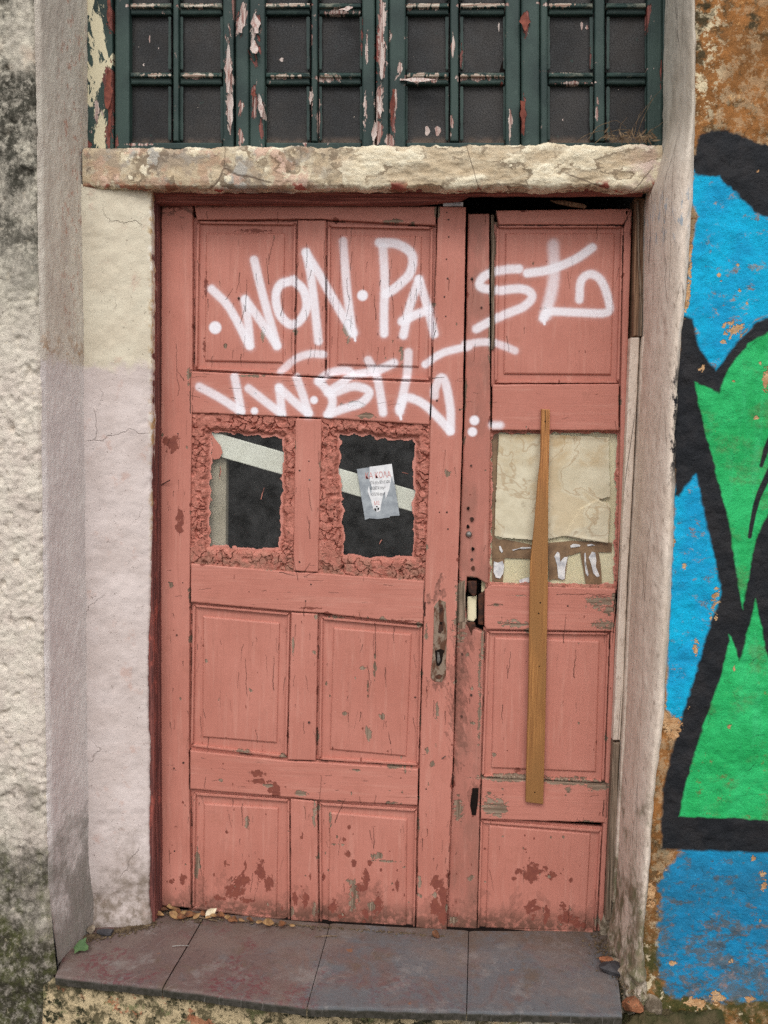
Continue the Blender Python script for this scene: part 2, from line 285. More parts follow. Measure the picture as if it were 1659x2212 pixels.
# transom window: R pale bare wood, G red primer, B cream overpaint
def wch(ch, tf, lst, **k):
    for i, (x, y, rx, ry) in enumerate(lst):
        s = tf(1, 0)[0][0] - tf(0, 0)[0][0]
        blob(MAPA[ch], XZ(tf(x, y)[0], D_WIN), rx * s * .00136 * (1.2 if ry < rx or ch == 2 else .85), ry * s * .00136 * 1.2, i + int(x), **k)
wch(2, U1, [(405, 200, 55, 130), (430, 280, 40, 90), (390, 330, 40, 120), (425, 560, 26, 80), (380, 20, 22, 60)], rag=.9, stretch=4, f=50)
wch(0, U1, [(968, 300, 22, 130), (972, 480, 16, 90), (1035, 60, 16, 70), (1010, 130, 20, 40), (1080, 120, 30, 60), (1315, 160, 9, 50), (1315, 440, 12, 70), (1345, 500, 8, 70), (1615, 260, 22, 100), (1605, 450, 26, 70), (1585, 560, 22, 50),
             (1552, 200, 8, 60), (1020, 470, 20, 40), (1020, 590, 18, 36), (1625, 60, 14, 60), (1075, 440, 14, 50), (1110, 460, 12, 50), (1545, 440, 9, 40), (1545, 520, 12, 24), (725, 510, 8, 24), (820, 318, 90, 8), (650, 316, 60, 8),
             (1210, 322, 70, 8), (1390, 326, 60, 12), (1440, 45, 60, 12), (1210, 18, 90, 8), (840, 22, 90, 8), (600, 22, 60, 8), (1290, 600, 12, 30), (990, 40, 10, 60), (410, 480, 26, 70), (600, 610, 70, 6)], rag=1.0, stretch=3.4, f=90)
wch(0, U2, [(210, 325, 110, 16), (440, 325, 100, 9), (210, 22, 90, 12), (440, 18, 90, 9), (780, 18, 80, 9), (790, 300, 70, 7), (1070, 290, 80, 7), (830, 345, 70, 6), (20, 60, 14, 70), (20, 240, 22, 100), (15, 450, 22, 60), (15, 570, 20, 40), (65, 600, 26, 34), (80, 440, 9, 80), (100, 290, 14, 26),
             (325, 190, 8, 40), (318, 510, 10, 60), (568, 510, 10, 60), (60, 150, 14, 24), (935, 470, 7, 40)], rag=1.0, stretch=3.4, f=90)
wch(1, U1, [(465, 40, 20, 90), (470, 400, 20, 130), (455, 340, 26, 60), (460, 560, 20, 60), (1090, 90, 22, 50), (1080, 200, 26, 60), (1075, 420, 16, 60), (370, 610, 22, 14), (495, 600, 14, 30), (1530, 150, 8, 60), (1105, 560, 10, 60), (1010, 110, 22, 50), (1600, 240, 20, 90)], rag=.9, stretch=3)
wch(1, U2, [(635, 100, 18, 45), (622, 490, 16, 70), (1150, 70, 16, 60), (360, 240, 8, 70), (910, 240, 7, 60), (70, 480, 16, 70), (15, 160, 16, 50), (530, 370, 10, 30), (1208, 300, 6, 60)], rag=.8, stretch=3)
def new_image(name):
    im = bpy.data.images.new(name, NX, NZ, alpha=False, float_buffer=False); im.colorspace_settings.name = 'Non-Color'; return im
def fill_image(im, m):
    buf = np.ones((NZ, NX, 4), np.float32); buf[..., :3] = np.moveaxis(np.clip(m, 0, 1), 0, -1)
    im.pixels.foreach_set(buf.ravel()); im.update(); im.pack()
IMG_A, IMG_B = new_image('paint_map'), new_image('wear_map')
def joint_lines(pts, d):
    """dark broken lines where boards meet: dirt and split paint in the joint"""
    p = [np.array(XZ(q, d)) for q in pts]
    for a, b in zip(p, p[1:] + p[:1]):
        L_ = np.linalg.norm(b - a); n = max(2, int(L_ / .05))
        for k in range(n):
            if RNG.rand() < .30: continue
            t0, t1 = k / n, (k + RNG.uniform(.5, 1.15)) / n; q = [a + (b - a) * t + RNG.normal(0, .0006, 2) for t in np.linspace(t0, min(1, t1), 6)]
            stroke(MAPB[0], q, RNG.uniform(.0006, .0020), .0008, RNG.uniform(.55, 1.0), taper=(RNG.uniform(.4, 1.2), RNG.uniform(.4, 1.2)))
            if RNG.rand() < .16:
                c = q[3]; blob(BARE if RNG.rand() < .6 else UND, c, RNG.uniform(.003, .010) * (1 if abs(b - a)[0] < abs(b - a)[1] else 2), RNG.uniform(.003, .010) * (2.5 if abs(b - a)[0] < abs(b - a)[1] else 1), k, rag=.8)

# ------------------------------------------------------------------ materials
def lin(r, g, b):
    f = lambda c: (c / 255 / 12.92) if c / 255 <= .04045 else ((c / 255 + .055) / 1.055) ** 2.4
    return (f(r), f(g), f(b), 1)
class Mat:
    def __init__(s, name, rough=.8, spec=.3):
        s.m = bpy.data.materials.new(name); s.m.use_nodes = True; s.t = s.m.node_tree; s.b = s.t.nodes['Principled BSDF']
        s.b.inputs['Roughness'].default_value = rough; s.b.inputs['Specular IOR Level'].default_value = spec
        s.pos = s.n('ShaderNodeNewGeometry').outputs['Position']; sx = s.n('ShaderNodeSeparateXYZ'); s.l(s.pos, sx.inputs[0])
        s.x, s.y, s.z = sx.outputs
    def n(s, k): return s.t.nodes.new(k)
    def l(s, a, b):
        if isinstance(a, bpy.types.NodeSocket): s.t.links.new(a, b)
        else: b.default_value = a
    def scaled(s, v):
        n = s.n('ShaderNodeVectorMath'); n.operation = 'MULTIPLY'; s.l(s.pos, n.inputs[0]); n.inputs[1].default_value = v; return n.outputs[0]
    def noise(s, sc, det=4, rough=.55, st=(1, 1, 1), dist=0, off=0):
        n = s.n('ShaderNodeTexNoise'); s.l(s.scaled(st), n.inputs['Vector'])
        if off:
            a = s.n('ShaderNodeVectorMath'); a.operation = 'ADD'; s.l(s.scaled(st), a.inputs[0]); a.inputs[1].default_value = (off, off * .7, off * 1.3); s.l(a.outputs[0], n.inputs['Vector'])
        n.inputs['Scale'].default_value = sc; n.inputs['Detail'].default_value = det; n.inputs['Roughness'].default_value = rough; n.inputs['Distortion'].default_value = dist
        return n.outputs['Fac']
    def voro(s, sc, st=(1, 1, 1), feat='DISTANCE_TO_EDGE', vec=None):
        n = s.n('ShaderNodeTexVoronoi'); n.feature = feat; s.l(vec or s.scaled(st), n.inputs['Vector']); n.inputs['Scale'].default_value = sc; return n.outputs['Distance']
    def map(s, v, a, b, c=0.0, d=1.0, smooth=True):
        n = s.n('ShaderNodeMapRange'); n.interpolation_type = 'SMOOTHSTEP' if smooth else 'LINEAR'
        s.l(v, n.inputs[0])
        for i, q in enumerate((a, b, c, d)): s.l(q, n.inputs[i + 1])
        return n.outputs[0]
    def math(s, op, a, b=0.0):
        n = s.n('ShaderNodeMath'); n.operation = op; s.l(a, n.inputs[0]); s.l(b, n.inputs[1]); return n.outputs[0]
    def mix(s, f, a, b):
        n = s.n('ShaderNodeMix'); n.data_type = 'RGBA'; s.l(f, n.inputs['Factor']); s.l(a, n.inputs[6]); s.l(b, n.inputs[7]); return n.outputs[2]
    def image(s, im):
        n = s.n('ShaderNodeTexImage'); n.image = im; n.extension = 'EXTEND'
        c = s.n('ShaderNodeCombineXYZ'); s.l(s.map(s.x, AX0, AX1, 0, 1, False), c.inputs[0]); s.l(s.map(s.z, AZ0, AZ1, 0, 1, False), c.inputs[1])
        s.l(c.outputs[0], n.inputs['Vector']); q = s.n('ShaderNodeSeparateColor'); s.l(n.outputs['Color'], q.inputs[0]); return q.outputs
    def bump(s, h, dist=.002, st=1.0):
        n = s.n('ShaderNodeBump'); n.inputs['Distance'].default_value = dist; n.inputs['Strength'].default_value = st; s.l(h, n.inputs['Height']); s.l(n.outputs[0], s.b.inputs['Normal'])
    def done(s, col, rough=None):
        s.l(col, s.b.inputs['Base Color'])
        if rough is not None: s.l(rough, s.b.inputs['Roughness'])
        return s.m

GREYWOOD_A, GREYWOOD_B = lin(154, 134, 116), lin(104, 85, 70)
def door_paint(name, grain, c1, c2, und=lin(134, 76, 62), dirty=0.0):
    m = Mat(name, .62, .28)
    st = (60, 60, 2.5) if grain == 'v' else (2.5, 60, 60)
    A, B = m.image(IMG_A), m.image(IMG_B)
    g = m.noise(3.2, 5, .6, st)
    fine = m.noise(260, 3, .6)
    big = m.noise(3.0, 4, .6)
    col = m.mix(m.map(big, .3, .7), c1, c2)
    col = m.mix(m.map(m.noise(34, 5, .65), .52, .78, 0, .35), col, lin(164, 108, 95))
    col = m.mix(m.map(g, .52, .74, 0, .42), col, lin(156, 98, 84))
    col = m.mix(m.map(m.noise(5, 5, .7, (14, 14, 1) if grain == 'v' else (1, 14, 14), off=31), .50, .70, 0, .35), col, lin(206, 150, 134))
    col = m.mix(m.map(m.noise(120, 4, .75, off=37), .66, .72, 0, .65), col, lin(120, 80, 68)); col = m.mix(m.map(m.noise(11, 6, .75, off=47), .56, .74, 0, .4), col, lin(158, 100, 82))
    col = m.mix(m.map(m.noise(180, 2, .5, off=5), .70, .76, 0, .5), col, lin(214, 168, 152))
    low = m.math('MULTIPLY', m.map(m.z, .35, -.05, 0, .28), m.map(m.noise(9, 6, .7, (1, 1, .6), off=11), .42, .70))
    col = m.mix(low, col, lin(140, 88, 74))
    col = m.mix(m.math('MULTIPLY', m.map(m.z, .035, -.05), m.map(m.noise(40, 5, .75, off=61), .36, .56, .15, .85)), col, lin(92, 66, 54))
    col = m.mix(m.math('MULTIPLY', B[1], m.map(m.noise(60, 4, .7), .3, .65, .3, 1)), col, lin(84, 56, 46))
    if dirty: col = m.mix(m.map(m.noise(12, 5, .7, (1, 1, .35)), .40, .62, 0, dirty), col, lin(108, 84, 72))
    wood = m.mix(m.map(g, .35, .65), GREYWOOD_A, GREYWOOD_B)
    col = m.mix(A[1], col, m.mix(m.map(m.noise(80, 3), .3, .7), und, lin(124, 68, 58)))
    col = m.mix(A[2], col, wood)
    col = m.mix(m.math('MULTIPLY', A[0], m.map(fine, .25, .5, .93, 1.0)), col, lin(240, 237, 243))
    col = m.mix(B[0], col, lin(52, 36, 30))
    h = m.math('ADD', m.math('MULTIPLY', g, .32), m.math('MULTIPLY', fine, .10))
    h = m.math('SUBTRACT', h, m.math('MULTIPLY', B[0], .9))
    h = m.math('SUBTRACT', h, m.math('MULTIPLY', A[2], .55)); h = m.math('SUBTRACT', h, m.math('MULTIPLY', A[1], .28))
    h = m.math('ADD', h, m.math('MULTIPLY', m.noise(18, 4, .6), .45))
    m.bump(h, .0022, .9)
    r = m.math('ADD', .60, m.math('MULTIPLY', A[2], .3)); return m.done(col, r)
CORAL1, CORAL2 = lin(193, 127, 112), lin(181, 115, 100)
M_DV = door_paint('coral_paint_upright_grain', 'v', CORAL1, CORAL2)
M_DH = door_paint('coral_paint_cross_grain', 'h', CORAL1, CORAL2)
M_DW = door_paint('coral_paint_weathered', 'v', lin(184, 120, 106), lin(172, 110, 96), dirty=.35)

def frame_red():
    m = Mat('dark_red_frame', .75, .2); g = m.noise(3, 6, .65, (90, 90, 1.6))
    col = m.mix(m.map(g, .35, .62), lin(140, 84, 76), lin(88, 54, 52)); col = m.mix(m.map(m.noise(14, 5, .7, (1, 1, .5)), .55, .7), col, lin(170, 92, 80))
    m.bump(g, .006, .8); return m.done(col)
M_FRAME = frame_red()
def frame_head():
    m = Mat('red_frame_cross_grain', .75, .2); g = m.noise(3, 6, .65, (1.6, 90, 90))
    col = m.mix(m.map(g, .35, .62), lin(170, 104, 92), lin(112, 62, 56)); m.bump(g, .005, .8); return m.done(col)
M_HEAD = frame_head()
def putty_mat():
    m = Mat('cracked_putty', .85, .15); c = m.mix(m.map(m.noise(30, 5, .7), .35, .65), lin(190, 124, 109), lin(166, 104, 90))
    c = m.mix(m.map(m.noise(75, 4, .7, off=3), .54, .68, 0, .85), c, lin(116, 76, 64)); c = m.mix(m.map(m.noise(60, 5, .75, off=33), .56, .66, 0, .8), c, lin(206, 142, 126))
    c = m.mix(m.math('MULTIPLY', m.map(m.z, 1.135, 1.06), m.map(m.noise(40, 4, .6, off=8), .38, .6, 0, .75)), c, lin(150, 112, 96))
    a = m.n('ShaderNodeAttribute'); a.attribute_name = 'smear'; c = m.mix(a.outputs['Fac'], c, lin(200, 136, 122))
    m.bump(m.noise(220, 4, .7), .002, .8); return m.done(c)
M_PUTTY = putty_mat()
def plain(name, c1, c2, sc=20, rough=.8, spec=.25, bump=.001, st=(1, 1, 1), bsc=None, lo=.35, hi=.65, metal=0):
    m = Mat(name, rough, spec); n = m.noise(sc, 5, .6, st)
    m.bump(m.noise(bsc or sc * 4, 4, .65, st), bump, .8); m.b.inputs['Metallic'].default_value = metal
    return m.done(m.mix(m.map(n, lo, hi), c1, c2))
M_GREYWOOD = plain('grey_bare_wood', GREYWOOD_A, lin(84, 72, 60), 3, .9, .1, .003, (70, 70, 2), 4)
M_BROWNWOOD = plain('brown_bare_wood', lin(150, 118, 94), lin(98, 72, 56), 3, .9, .1, .003, (70, 70, 2), 4)
M_RUST = plain('rusty_iron', lin(96, 58, 42), lin(58, 40, 34), 60, .8, .3, .001, metal=.2)
M_LOCK = plain('rusty_lock_plate', lin(140, 122, 106), lin(92, 62, 46), 70, .8, .25, .0012, (1, 1, .5), lo=.42, hi=.6)
M_NAIL = plain('old_nail_iron', lin(86, 58, 50), lin(66, 56, 54), 90, .6, .4, .0006, metal=.4)
M_STEEL = plain('dull_steel', lin(140, 136, 132), lin(104, 98, 92), 90, .5, .4, .0006, metal=.6)
M_DARK = plain('dark_hole', lin(24, 20, 19), lin(36, 28, 25), 40, .95, .05)
M_PINE = None
def batten_mat():
    m = Mat('varnished_pine', .5, .35); g = m.noise(2.4, 6, .62, (110, 40, 3.0), dist=.6)
    c = m.mix(m.map(g, .32, .66), lin(196, 138, 80), lin(142, 90, 50)); c = m.mix(m.map(m.noise(2.2, 3, .5, (4, 4, 1), off=3), .4, .62), c, lin(150, 106, 62))
    low = m.map(m.z, 1.15, .55); c = m.mix(m.math('MULTIPLY', low, .5), c, lin(132, 94, 54))
    c = m.mix(m.map(m.noise(5, 4, .6, (120, 40, 1.5), off=9), .58, .70, 0, .6), c, lin(108, 68, 40)); m.bump(g, .002, .9); return m.done(c)
M_PINE = batten_mat()
def green_paint():
    m = Mat('flaking_green_paint', .42, .4); A = m.image(IMG_A); g = m.noise(3, 5, .65, (70, 70, 2.5))
    c = m.mix(m.map(m.noise(7, 4), .35, .65), lin(48, 68, 62), lin(28, 48, 45)); c = m.mix(m.map(m.noise(40, 5, .7), .58, .74, 0, .5), c, lin(72, 90, 82))
    c = m.mix(m.map(m.noise(55, 5, .7, (1, 1, .5), off=9), .66, .70, 0, .8), c, lin(176, 150, 140))
    c = m.mix(A[2], c, lin(214, 204, 172)); c = m.mix(A[1], c, m.mix(m.map(g, .4, .6), lin(136, 74, 64), lin(96, 56, 50)))
    c = m.mix(A[0], c, m.mix(m.map(g, .38, .60), lin(206, 190, 180), lin(138, 96, 88)))
    h = m.math('SUBTRACT', m.math('MULTIPLY', g, .4), m.math('MULTIPLY', m.math('MAXIMUM', A[0], A[1]), .7)); m.bump(h, .0025, .9)
    return m.done(c, m.math('ADD', .62, m.math('MULTIPLY', A[0], .3)))
M_GREEN = green_paint()
def bar_mat():
    m = Mat('flaking_green_bars', .5, .35); A = m.image(IMG_A); g = m.noise(3, 5, .65, (3, 70, 70))
    c = m.mix(m.map(m.noise(9, 4), .35, .65), lin(40, 64, 58), lin(28, 48, 46)); c = m.mix(m.map(m.noise(26, 5, .7, (.5, 1, 1)), .48, .66, 0, .85), c, lin(132, 132, 118))
    c = m.mix(A[0], c, m.mix(m.map(g, .38, .60), lin(206, 196, 180), lin(150, 120, 104))); m.bump(g, .003, .9); return m.done(c, .7)
M_BAR = bar_mat()
def pane_mat():
    m = Mat('crackled_dark_pane', .5, .3); A = m.image(IMG_A)
    wv = m.n('ShaderNodeVectorMath'); wv.operation = 'ADD'; nz = m.n('ShaderNodeTexNoise'); nz.inputs['Scale'].default_value = 60; m.l(m.pos, nz.inputs['Vector'])
    sc = m.n('ShaderNodeVectorMath'); sc.operation = 'SCALE'; m.l(nz.outputs['Color'], sc.inputs[0]); sc.inputs['Scale'].default_value = .012; m.l(m.pos, wv.inputs[0]); m.l(sc.outputs[0], wv.inputs[1])
    v = m.voro(150, vec=wv.outputs[0]); cr = m.map(v, .0, .10)
    c = m.mix(m.map(m.noise(5, 6, .72), .36, .66), lin(32, 32, 33), lin(58, 55, 53)); c = m.mix(m.math('MULTIPLY', m.math('MULTIPLY', m.math('SUBTRACT', 1.0, cr), m.map(m.noise(14, 3), .35, .6)), .5), c, lin(26, 24, 24))
    c = m.mix(m.map(m.noise(32, 5, .7, off=4), .66, .72, 0, .7), c, lin(44, 68, 62)); c = m.mix(m.map(m.noise(60, 3, .6, off=14), .745, .76), c, lin(196, 180, 165))
    dust = m.math('MULTIPLY', m.map(m.z, 2.315, 2.285), m.map(m.noise(30, 4, .6, (1, 1, 1), off=2), .35, .6, .2, .9)); c = m.mix(dust, c, lin(112, 92, 76))
    m.bump(m.math('ADD', m.math('MULTIPLY', cr, .5), m.noise(30, 4, .6)), .0012, .7); return m.done(c, m.map(m.noise(20, 4), .3, .7, .45, .7))
M_PANE = pane_mat()
M_FLAKE = plain('curled_paint_back', lin(206, 192, 184), lin(158, 118, 108), 3, .85, .15, .002, (60, 60, 4), lo=.40, hi=.68)
M_FLAKE_RED = plain('curled_red_primer', lin(138, 78, 64), lin(98, 52, 44), 40, .75, .2, .0008)

def stucco_rough():
    m = Mat('rough_cast_stucco', .95, .1)
    c = m.mix(m.map(m.noise(11, 5, .65), .35, .65), lin(226, 216, 201), lin(208, 195, 183))
    c = m.mix(m.map(m.z, 1.5, 1.9), c, m.mix(m.map(m.noise(14, 5, .7, off=2), .35, .65), lin(216, 208, 190), lin(184, 176, 162)))
    c = m.mix(m.map(m.noise(70, 5, .75, off=5), .56, .72, 0, .85), c, lin(112, 100, 88)); c = m.mix(m.map(m.noise(60, 3, .7, off=25), .62, .70, 0, .7), c, lin(220, 206, 184))
    c = m.mix(m.map(m.noise(170, 4, .75, off=43), .60, .70, 0, .6), c, lin(128, 116, 100))
    up = m.math('MULTIPLY', m.map(m.z, 1.70, 2.05), m.map(m.noise(4.5, 6, .72, (1.2, 1, .8), off=1), .42, .58))
    c = m.mix(m.math('MULTIPLY', up, m.map(m.noise(48, 5, .75, off=7), .34, .56, .25, 1)), c, lin(70, 68, 60))
    tp = m.math('MULTIPLY', m.map(m.noise(3.5, 4, .6, off=31), .48, .62), m.map(m.z, 2.2, 2.4)); c = m.mix(m.math('MULTIPLY', tp, .6), c, lin(172, 136, 112))
    lo = m.map(m.math('ADD', m.z, m.map(m.noise(6, 6, .7, off=13), .3, .7, -.22, .22)), .58, -.06)
    c = m.mix(m.math('MULTIPLY', lo, m.map(m.noise(50, 5, .75, off=17), .28, .55, .55, 1)), c, m.mix(m.map(m.noise(22, 4, .7, off=19), .4, .62), lin(58, 55, 44), lin(72, 73, 46)))
    c = m.mix(m.math('MULTIPLY', lo, m.map(m.noise(55, 4, .7, off=23), .62, .72, 0, .8)), c, lin(166, 156, 130))
    m.bump(m.math('ADD', m.noise(110, 6, .72), m.math('MULTIPLY', m.noise(380, 3, .6), .4)), .0042, .9); return m.done(c)
M_STUCCO = stucco_rough()
def reveal_mat():
    m = Mat('dragged_render', .95, .1); g = m.noise(70, 4, .6, (1, 1, .35))
    top = m.mix(m.map(m.noise(16, 5, .65, (1, 1, .4)), .38, .62), lin(216, 208, 194), lin(198, 187, 174)); bot = m.mix(m.map(m.noise(12, 5, .65), .35, .65), lin(226, 218, 213), lin(213, 203, 199))
    e = m.map(m.math('ADD', m.z, m.map(m.noise(25, 3), .3, .7, -.016, .016)), 1.628, 1.672); c = m.mix(e, bot, top)
    red = m.math('MULTIPLY', m.map(m.noise(60, 5, .7, (1, 1, .5), off=3), .54, .64), m.math('MULTIPLY', m.map(m.y, .05, .13), m.map(m.z, 1.6, 1.9))); c = m.mix(m.math('MULTIPLY', red, .6), c, lin(176, 118, 96))
    och = m.math('MULTIPLY', m.math('MULTIPLY', e, m.map(m.z, 1.76, 1.67)), m.map(m.noise(30, 4, .7, off=5), .5, .62)); c = m.mix(m.math('MULTIPLY', och, .6), c, lin(160, 116, 70))
    c = m.mix(m.map(g, .58, .72, 0, .3), c, lin(166, 154, 150))
    lo = m.map(m.math('ADD', m.z, m.map(m.noise(6, 6, .7, off=13), .3, .7, -.22, .22)), .40, .02); c = m.mix(m.math('MULTIPLY', lo, .7), c, m.mix(m.map(m.noise(22, 4, .7), .4, .6), lin(104, 96, 86), lin(84, 82, 66)))
    m.bump(m.math('ADD', m.noise(130, 4, .65, (1, 1, .45)), m.noise(300, 3, .6)), .0035, .9); return m.done(c)
M_REVEAL = reveal_mat()
def jamb_mat():
    m = Mat('painted_smooth_plaster', .9, .12); sp_ = m.map(m.noise(85, 4, .7, off=2), .64, .72)
    top = m.mix(m.map(m.noise(9, 5, .6), .35, .65), lin(216, 207, 186), lin(206, 195, 174)); bot = m.mix(m.map(m.noise(8, 5, .6, off=5), .35, .65), lin(212, 199, 194), lin(199, 185, 179))
    e = m.map(m.math('ADD', m.z, m.map(m.noise(25, 3), .3, .7, -.016, .016)), 1.628, 1.672); c = m.mix(e, bot, top)
    c = m.mix(m.map(m.noise(15, 5, .7, off=9), .58, .70, 0, .4), c, lin(190, 150, 134)); c = m.mix(m.math('MULTIPLY', sp_, .45), c, lin(146, 120, 104))
    ed = m.math('MULTIPLY', m.map(m.x, -.872, -.852), m.map(m.noise(50, 5, .7, (1, 1, .5), off=4), .45, .55)); c = m.mix(ed, c, m.mix(m.map(m.noise(40, 3), .4, .6), lin(232, 226, 214), lin(176, 140, 88)))
    wv = m.n('ShaderNodeVectorMath'); wv.operation = 'ADD'; nz = m.n('ShaderNodeTexNoise'); nz.inputs['Scale'].default_value = 18; nz.inputs['Detail'].default_value = 4; m.l(m.pos, nz.inputs['Vector'])
    sc = m.n('ShaderNodeVectorMath'); sc.operation = 'SCALE'; m.l(nz.outputs['Color'], sc.inputs[0]); sc.inputs['Scale'].default_value = .08; m.l(m.pos, wv.inputs[0]); m.l(sc.outputs[0], wv.inputs[1])
    cr = m.math('MULTIPLY', m.math('SUBTRACT', 1.0, m.map(m.voro(2.1, vec=wv.outputs[0]), .0, .005)), m.map(m.noise(5, 2, .5, off=6), .54, .62)); c = m.mix(m.math('MULTIPLY', cr, .35), c, lin(120, 100, 90))
    lo = m.map(m.math('ADD', m.z, m.map(m.noise(8, 6, .7, off=13), .3, .7, -.15, .15)), .26, -.06); c = m.mix(m.math('MULTIPLY', lo, m.map(m.noise(40, 4, .7), .3, .6, .3, .9)), c, lin(120, 106, 92))
    h = m.math('SUBTRACT', m.math('ADD', m.math('MULTIPLY', m.noise(45, 5, .65), .8), m.math('MULTIPLY', m.noise(240, 3), .25)), m.math('ADD', m.math('MULTIPLY', sp_, .4), m.math('MULTIPLY', cr, .6)))
    m.bump(h, .0032, .9); return m.done(c)
M_JAMB = jamb_mat()
def lintel_mat():
    m = Mat('flaking_lintel_plaster', .9, .12)
    st = m.noise(14, 6, .68, (1, 1, 2.6), dist=1.4)
    c = m.mix(m.map(st, .35, .62), lin(240, 230, 204), lin(222, 207, 178)); c = m.mix(m.map(m.noise(34, 6, .72, (1, 1, 2), dist=1.0, off=3), .57, .70, 0, .7), c, lin(150, 128, 102))
    left = m.map(m.x, -.25, -.45); c = m.mix(m.math('MULTIPLY', left, m.map(m.noise(13, 4, .6, off=6), .46, .56)), c, lin(176, 170, 160)); c = m.mix(m.math('MULTIPLY', left, m.map(m.noise(17, 4, .6, off=16), .52, .60, 0, .8)), c, lin(206, 170, 150))
    rt = m.map(m.x, .42, .56); c = m.mix(m.math('MULTIPLY', rt, m.map(m.noise(20, 4, .6, off=12), .40, .55)), c, lin(204, 180, 168))
    red = m.math('MULTIPLY', m.map(m.z, 2.172, 2.155), m.map(m.noise(11, 3, .6, off=20), .57, .60)); c = m.mix(red, c, lin(168, 96, 84))
    at = m.n('ShaderNodeAttribute'); at.attribute_name = 'coat'; c = m.mix(m.math('MULTIPLY', m.math('SUBTRACT', 1.0, at.outputs['Fac']), .6), c, lin(170, 144, 112))
    ed = m.map(m.math('ABSOLUTE', m.math('SUBTRACT', at.outputs['Fac'], .5)), .10, .22, 1, 0); c = m.mix(m.math('MULTIPLY', ed, m.map(m.noise(20, 4, .6, off=27), .42, .6, .1, .7)), c, lin(112, 92, 72))
    hl = m.math('SUBTRACT', 1.0, m.map(m.voro(3.3, (1, 1, .45)), .0, .006)); c = m.mix(m.math('MULTIPLY', hl, m.map(m.noise(7, 3, .5, off=29), .46, .54, 0, .8)), c, lin(96, 80, 68))
    m.bump(m.math('ADD', st, m.math('MULTIPLY', m.noise(190, 5, .75), .9)), .003, .9); return m.done(c)
M_LINTEL = lintel_mat()
def surround_mat():
    m = Mat('pinkish_weathered_render', .92, .12); v = m.noise(12, 6, .7, (1.6, 1.6, .8))
    c = m.mix(m.map(v, .35, .65), lin(228, 212, 197), lin(214, 196, 180)); c = m.mix(m.map(m.noise(60, 5, .7, (1.5, 1.5, .6), off=3), .54, .68, 0, .7), c, lin(150, 132, 118))
    c = m.mix(m.math('MULTIPLY', m.map(m.z, 2.0, 2.35), .7), c, m.mix(m.map(v, .3, .7), lin(212, 207, 193), lin(194, 188, 173)))
    stain_shade = m.math('MULTIPLY', m.map(m.x, .565, .605), m.map(m.noise(12, 6, .72, (1, 1, .25), off=5), .40, .60)); c = m.mix(m.math('MULTIPLY', stain_shade, .55), c, lin(158, 142, 124))  # dirt stain that also paints shade into the right edge's colour
    lo = m.map(m.math('ADD', m.z, m.map(m.noise(7, 6, .7, off=13), .3, .7, -.3, .3)), .45, .05); c = m.mix(m.math('MULTIPLY', lo, m.map(m.noise(45, 4, .7, (1, 1, .4)), .3, .55, .3, .9)), c, m.mix(m.map(m.noise(30, 4), .4, .6), lin(118, 102, 80), lin(92, 90, 58)))
    bl = m.math('MULTIPLY', m.map(m.z, 1.30, 1.42), m.math('MULTIPLY', m.map(m.z, 1.72, 1.60), m.map(m.math('ADD', m.x, m.map(m.noise(90, 4, .7, (1, 1, .4)), .3, .7, -.012, .012)), .588, .600))); c = m.mix(bl, c, lin(38, 38, 42))
    bu = m.math('MULTIPLY', m.map(m.noise(60, 4, .7, (1, 1, .3), off=33), .54, .62), m.math('MULTIPLY', m.map(m.z, 1.95, 2.02), m.map(m.z, 2.14, 2.06))); c = m.mix(m.math('MULTIPLY', bu, .6), c, lin(110, 150, 176))
    cr = m.math('MULTIPLY', m.math('SUBTRACT', 1.0, m.map(m.voro(5, (2.2, 2.2, .16)), .0, .008)), m.map(m.noise(3, 2, .5, off=8), .48, .56)); c = m.mix(m.math('MULTIPLY', cr, .8), c, lin(74, 62, 56))
    m.bump(m.math('SUBTRACT', m.math('ADD', m.noise(50, 6, .7, (1.4, 1.4, .6)), m.math('MULTIPLY', m.noise(260, 3), .4)), m.math('MULTIPLY', cr, .8)), .0028, .9); return m.done(c)
M_SURR = surround_mat()
